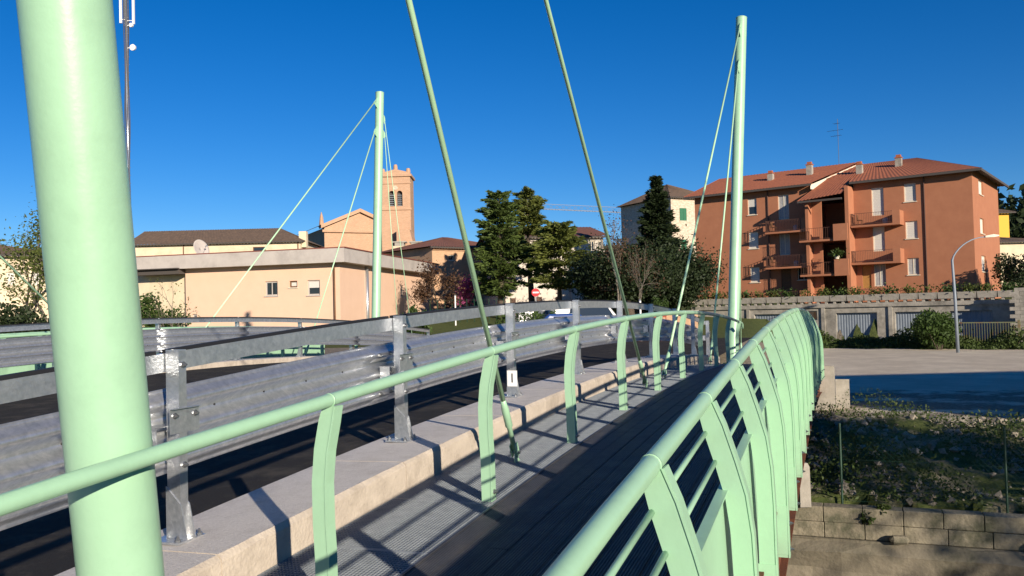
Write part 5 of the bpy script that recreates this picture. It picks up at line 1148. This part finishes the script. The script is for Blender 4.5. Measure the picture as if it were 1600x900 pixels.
# vehicles in the street
def car(name, label, px, D, rz, paint, L=4.0, W_=1.7, Hh=1.45, van=False):
    q = at(px, 490, D); t = thing(name, label, 'van' if van else 'car', (q.x, q.y, gz(q.x, q.y) + .0), rz)
    if van: pr = [(-L/2, .35), (L/2 - .1, .35), (L/2, .75), (L/2 - .25, 1.05), (L/2 - .85, 1.15), (L/2 - 1.35, Hh), (-L/2 + .05, Hh), (-L/2, 1.0)]
    else: pr = [(-L/2, .35), (L/2 - .08, .35), (L/2, .62), (L/2 - .15, .80), (L/2 - 1.0, .92), (L/2 - 1.65, Hh), (-L/2 + .75, Hh), (-L/2 + .12, .95), (-L/2, .75)]
    rings = []
    for y, k in ((-W_/2, .94), (-W_/2 + .08, 1.0), (W_/2 - .08, 1.0), (W_/2, .94)): rings.append([(x * (1 if z < 1 else (.985 if k == 1 else .97)), y * (1 if z < 1 else .86), z * (k if z > 1 else 1)) for x, z in pr])
    MB().sweep(rings).build('body', paint, t)
    for y in (-W_/2 * .93, W_/2 * .93): MB().prism([(-L/2 + .85, y, .98), (L/2 - 1.15 if not van else L/2 - 1.0, y, .98), (L/2 - 1.75 if not van else L/2 - 1.4, y * .93, Hh - .14), (-L/2 + 1.0, y * .93, Hh - .14)], (0, .03 if y > 0 else -.03, 0)).build('side_window', 'glass_dark', t)
    for x in (-L/2 + .75, L/2 - .75):
        for y in (-W_/2 + .02, W_/2 - .02):
            o = MB().tube([(x, y - .09, .31), (x, y + .09, .31)], .31, 18).build('wheel', 'matt_black', t); MB().tube([(x, y - .1, .31), (x, y + .1, .31)], .18, 12).build('rim', 'galv', o)
    for y in (-.55, .55): MB().box(L/2 - .06, L/2 + .01, y - .17, y + .17, .64, .76).build('headlight', 'white_plate', t); MB().box(-L/2 - .01, -L/2 + .05, y - .13, y + .13, .7, .86).build('tail_light', 'sign_red', t)
mat('car_blue', (0.02, 0.06, 0.22), 0.25, coat=0.8); mat('car_white', (0.7, 0.7, 0.7), 0.3, coat=0.8)
car('parked_car', 'dark blue car parked in the street beyond the guardrail', 890, 45, 0.15, 'car_blue'); car('parked_van', 'white van parked beside the blue car', 920, 49, 0.2, 'car_white', 4.6, 1.8, 1.75, True); car('parked_van', 'white van parked left of the blue car', 862, 50, 0.2, 'car_white', 4.4, 1.75, 1.6, True)
# orange mesh barriers at the end of the bridge
mat('orange_plastic', (0.38, 0.075, 0.035), 0.6)
for i, (px, D) in enumerate(((1016, 40),)):
    q = at(px, 495, D); g0 = 2.5; t = thing('plastic_barrier', 'dull orange road barrier standing in the street beyond the bridge', 'barrier', (q.x, q.y, gz(q.x, q.y)), -.2)
    mb = MB(); mb.box(-.75, .75, -.03, .03, .2, .3); mb.box(-.75, .75, -.03, .03, .62, .72); mb.box(-.75, .75, -.03, .03, 1.2, 1.32)
    for x in np.linspace(-.72, .72, 9): mb.box(x - .02, x + .02, -.02, .02, .301, 1.199)
    mb.build('panel', 'orange_plastic', t)
    for x in (-.5, .5): MB().box(x - .05, x + .05, -.25, .25, 0, .199).build('foot', 'orange_plastic', t)
# low brick wall on the terrace left of the garages
wq0 = at(1035, 480, 47); wq1 = at(1090, 480, 52); lw = thing('garden_wall', 'low brick garden wall left of the garages', 'wall', (wq0.x, wq0.y, gz(wq0.x, wq0.y) - .3), math.atan2(wq1.y - wq0.y, wq1.x - wq0.x)); Lw = (wq1 - wq0).length
MB().box(0, Lw, 0, .25, 0, 1.6).build('body', 'brick_house', lw); MB().box(-.05, Lw + .05, -.05, .3, 1.602, 1.7).build('coping', 'concrete', lw)
# street side fence by the lawn (left of the cedars)
ln = thing('wire_fence', 'thin wire fence on slim posts before the brick house lawn', 'fence', gx_at(740, 60)); fb = Vector(gx_at(740, 60))
for k in range(12):
    q = Vector(gx_at(672 + k * 11.5, 60)) - fb; MB().tube([(q.x, q.y, -.1), (q.x, q.y, 1.7)], .025, 6).build('post', 'fence_green', ln)
q0 = Vector(gx_at(672, 60)) - fb; q1 = Vector(gx_at(672 + 11 * 11.5, 60)) - fb
for z in (.5, 1.0, 1.6): MB().tube([q0 + Vector((0, 0, z)), q1 + Vector((0, 0, z))], .006, 4).build('wire', 'fence_green', ln)
# wooded hill at the far right
C = []; rng = np.random.default_rng(9)
for _ in range(9000):
    px = rng.uniform(1530, 1700); D = rng.uniform(190, 260); v = at(px, 470, D); topz = at(px, 338 - (px - 1560) * .35, 230).z
    C.append((v.x, v.y, rng.uniform(4, max(6, topz + 2 * math.sin(px * .31)))))
tag(leaf_obj('wooded_hill', C, 1.1, 'dark_leaf', None, seed=9), 'dark wooded hillside beyond the yellow house', 'woods')
for i, (px, D, py, R) in enumerate([(1590, 66, 395, 1.8), (1625, 60, 385, 2.0)]):
    v = at(px, 480, D); bush('garden_bush', ['dark garden bush at the right end of the apartment block', 'tall dark garden bush beyond the block pier'][i], (v.x, v.y, 4.1), R, at(px, py, D).z - 4.1, 'dark_leaf', 120 + i, 2600, 0.13, cat='bush')
# ------------------------------------------------------------------ what throws the long shadows: house and trees on the river bank to the right, outside the frame
t = thing('bank_house', 'plain rendered house on the right bank whose shadow crosses the yard', 'house', (19.5, 3.0, 1.4))
MB().box(0, 34, 0, 7.6, -1, 5.9).build('wall', 'cream_wall', t); mb = MB(); tiled(mb, (-.5, 8.2, 5.9), (34.5, 8.2, 5.9), (34.5, 3.8, 7.9), (-.5, 3.8, 7.9)); tiled(mb, (34.5, -.6, 5.9), (-.5, -.6, 5.9), (-.5, 3.8, 7.9), (34.5, 3.8, 7.9)); mb.build('roof', 'tile_brown', t, True, fix=False)
for x in (-0.0, 34.0): MB().poly([(x, 0, 5.9), (x, 7.6, 5.9), (x, 3.8, 7.8)]).build('gable_wall', 'cream_wall', t, fix=False)
for i, (x, y, H, R) in enumerate([(14.8, -2.0, 11.0, 2.9), (15.6, -7.6, 9.5, 2.8)]): broadleaf('bank_tree', ['leafy tree on the right bank that dapples the rubble slope', 'taller leafy tree on the right bank behind the first'][i], (x, y, 1.6), H, R, 'bush_leaf', 130 + i, (4200, 700)[i], (0.17, 0.15)[i], 4, 0.18, None, 0.5)
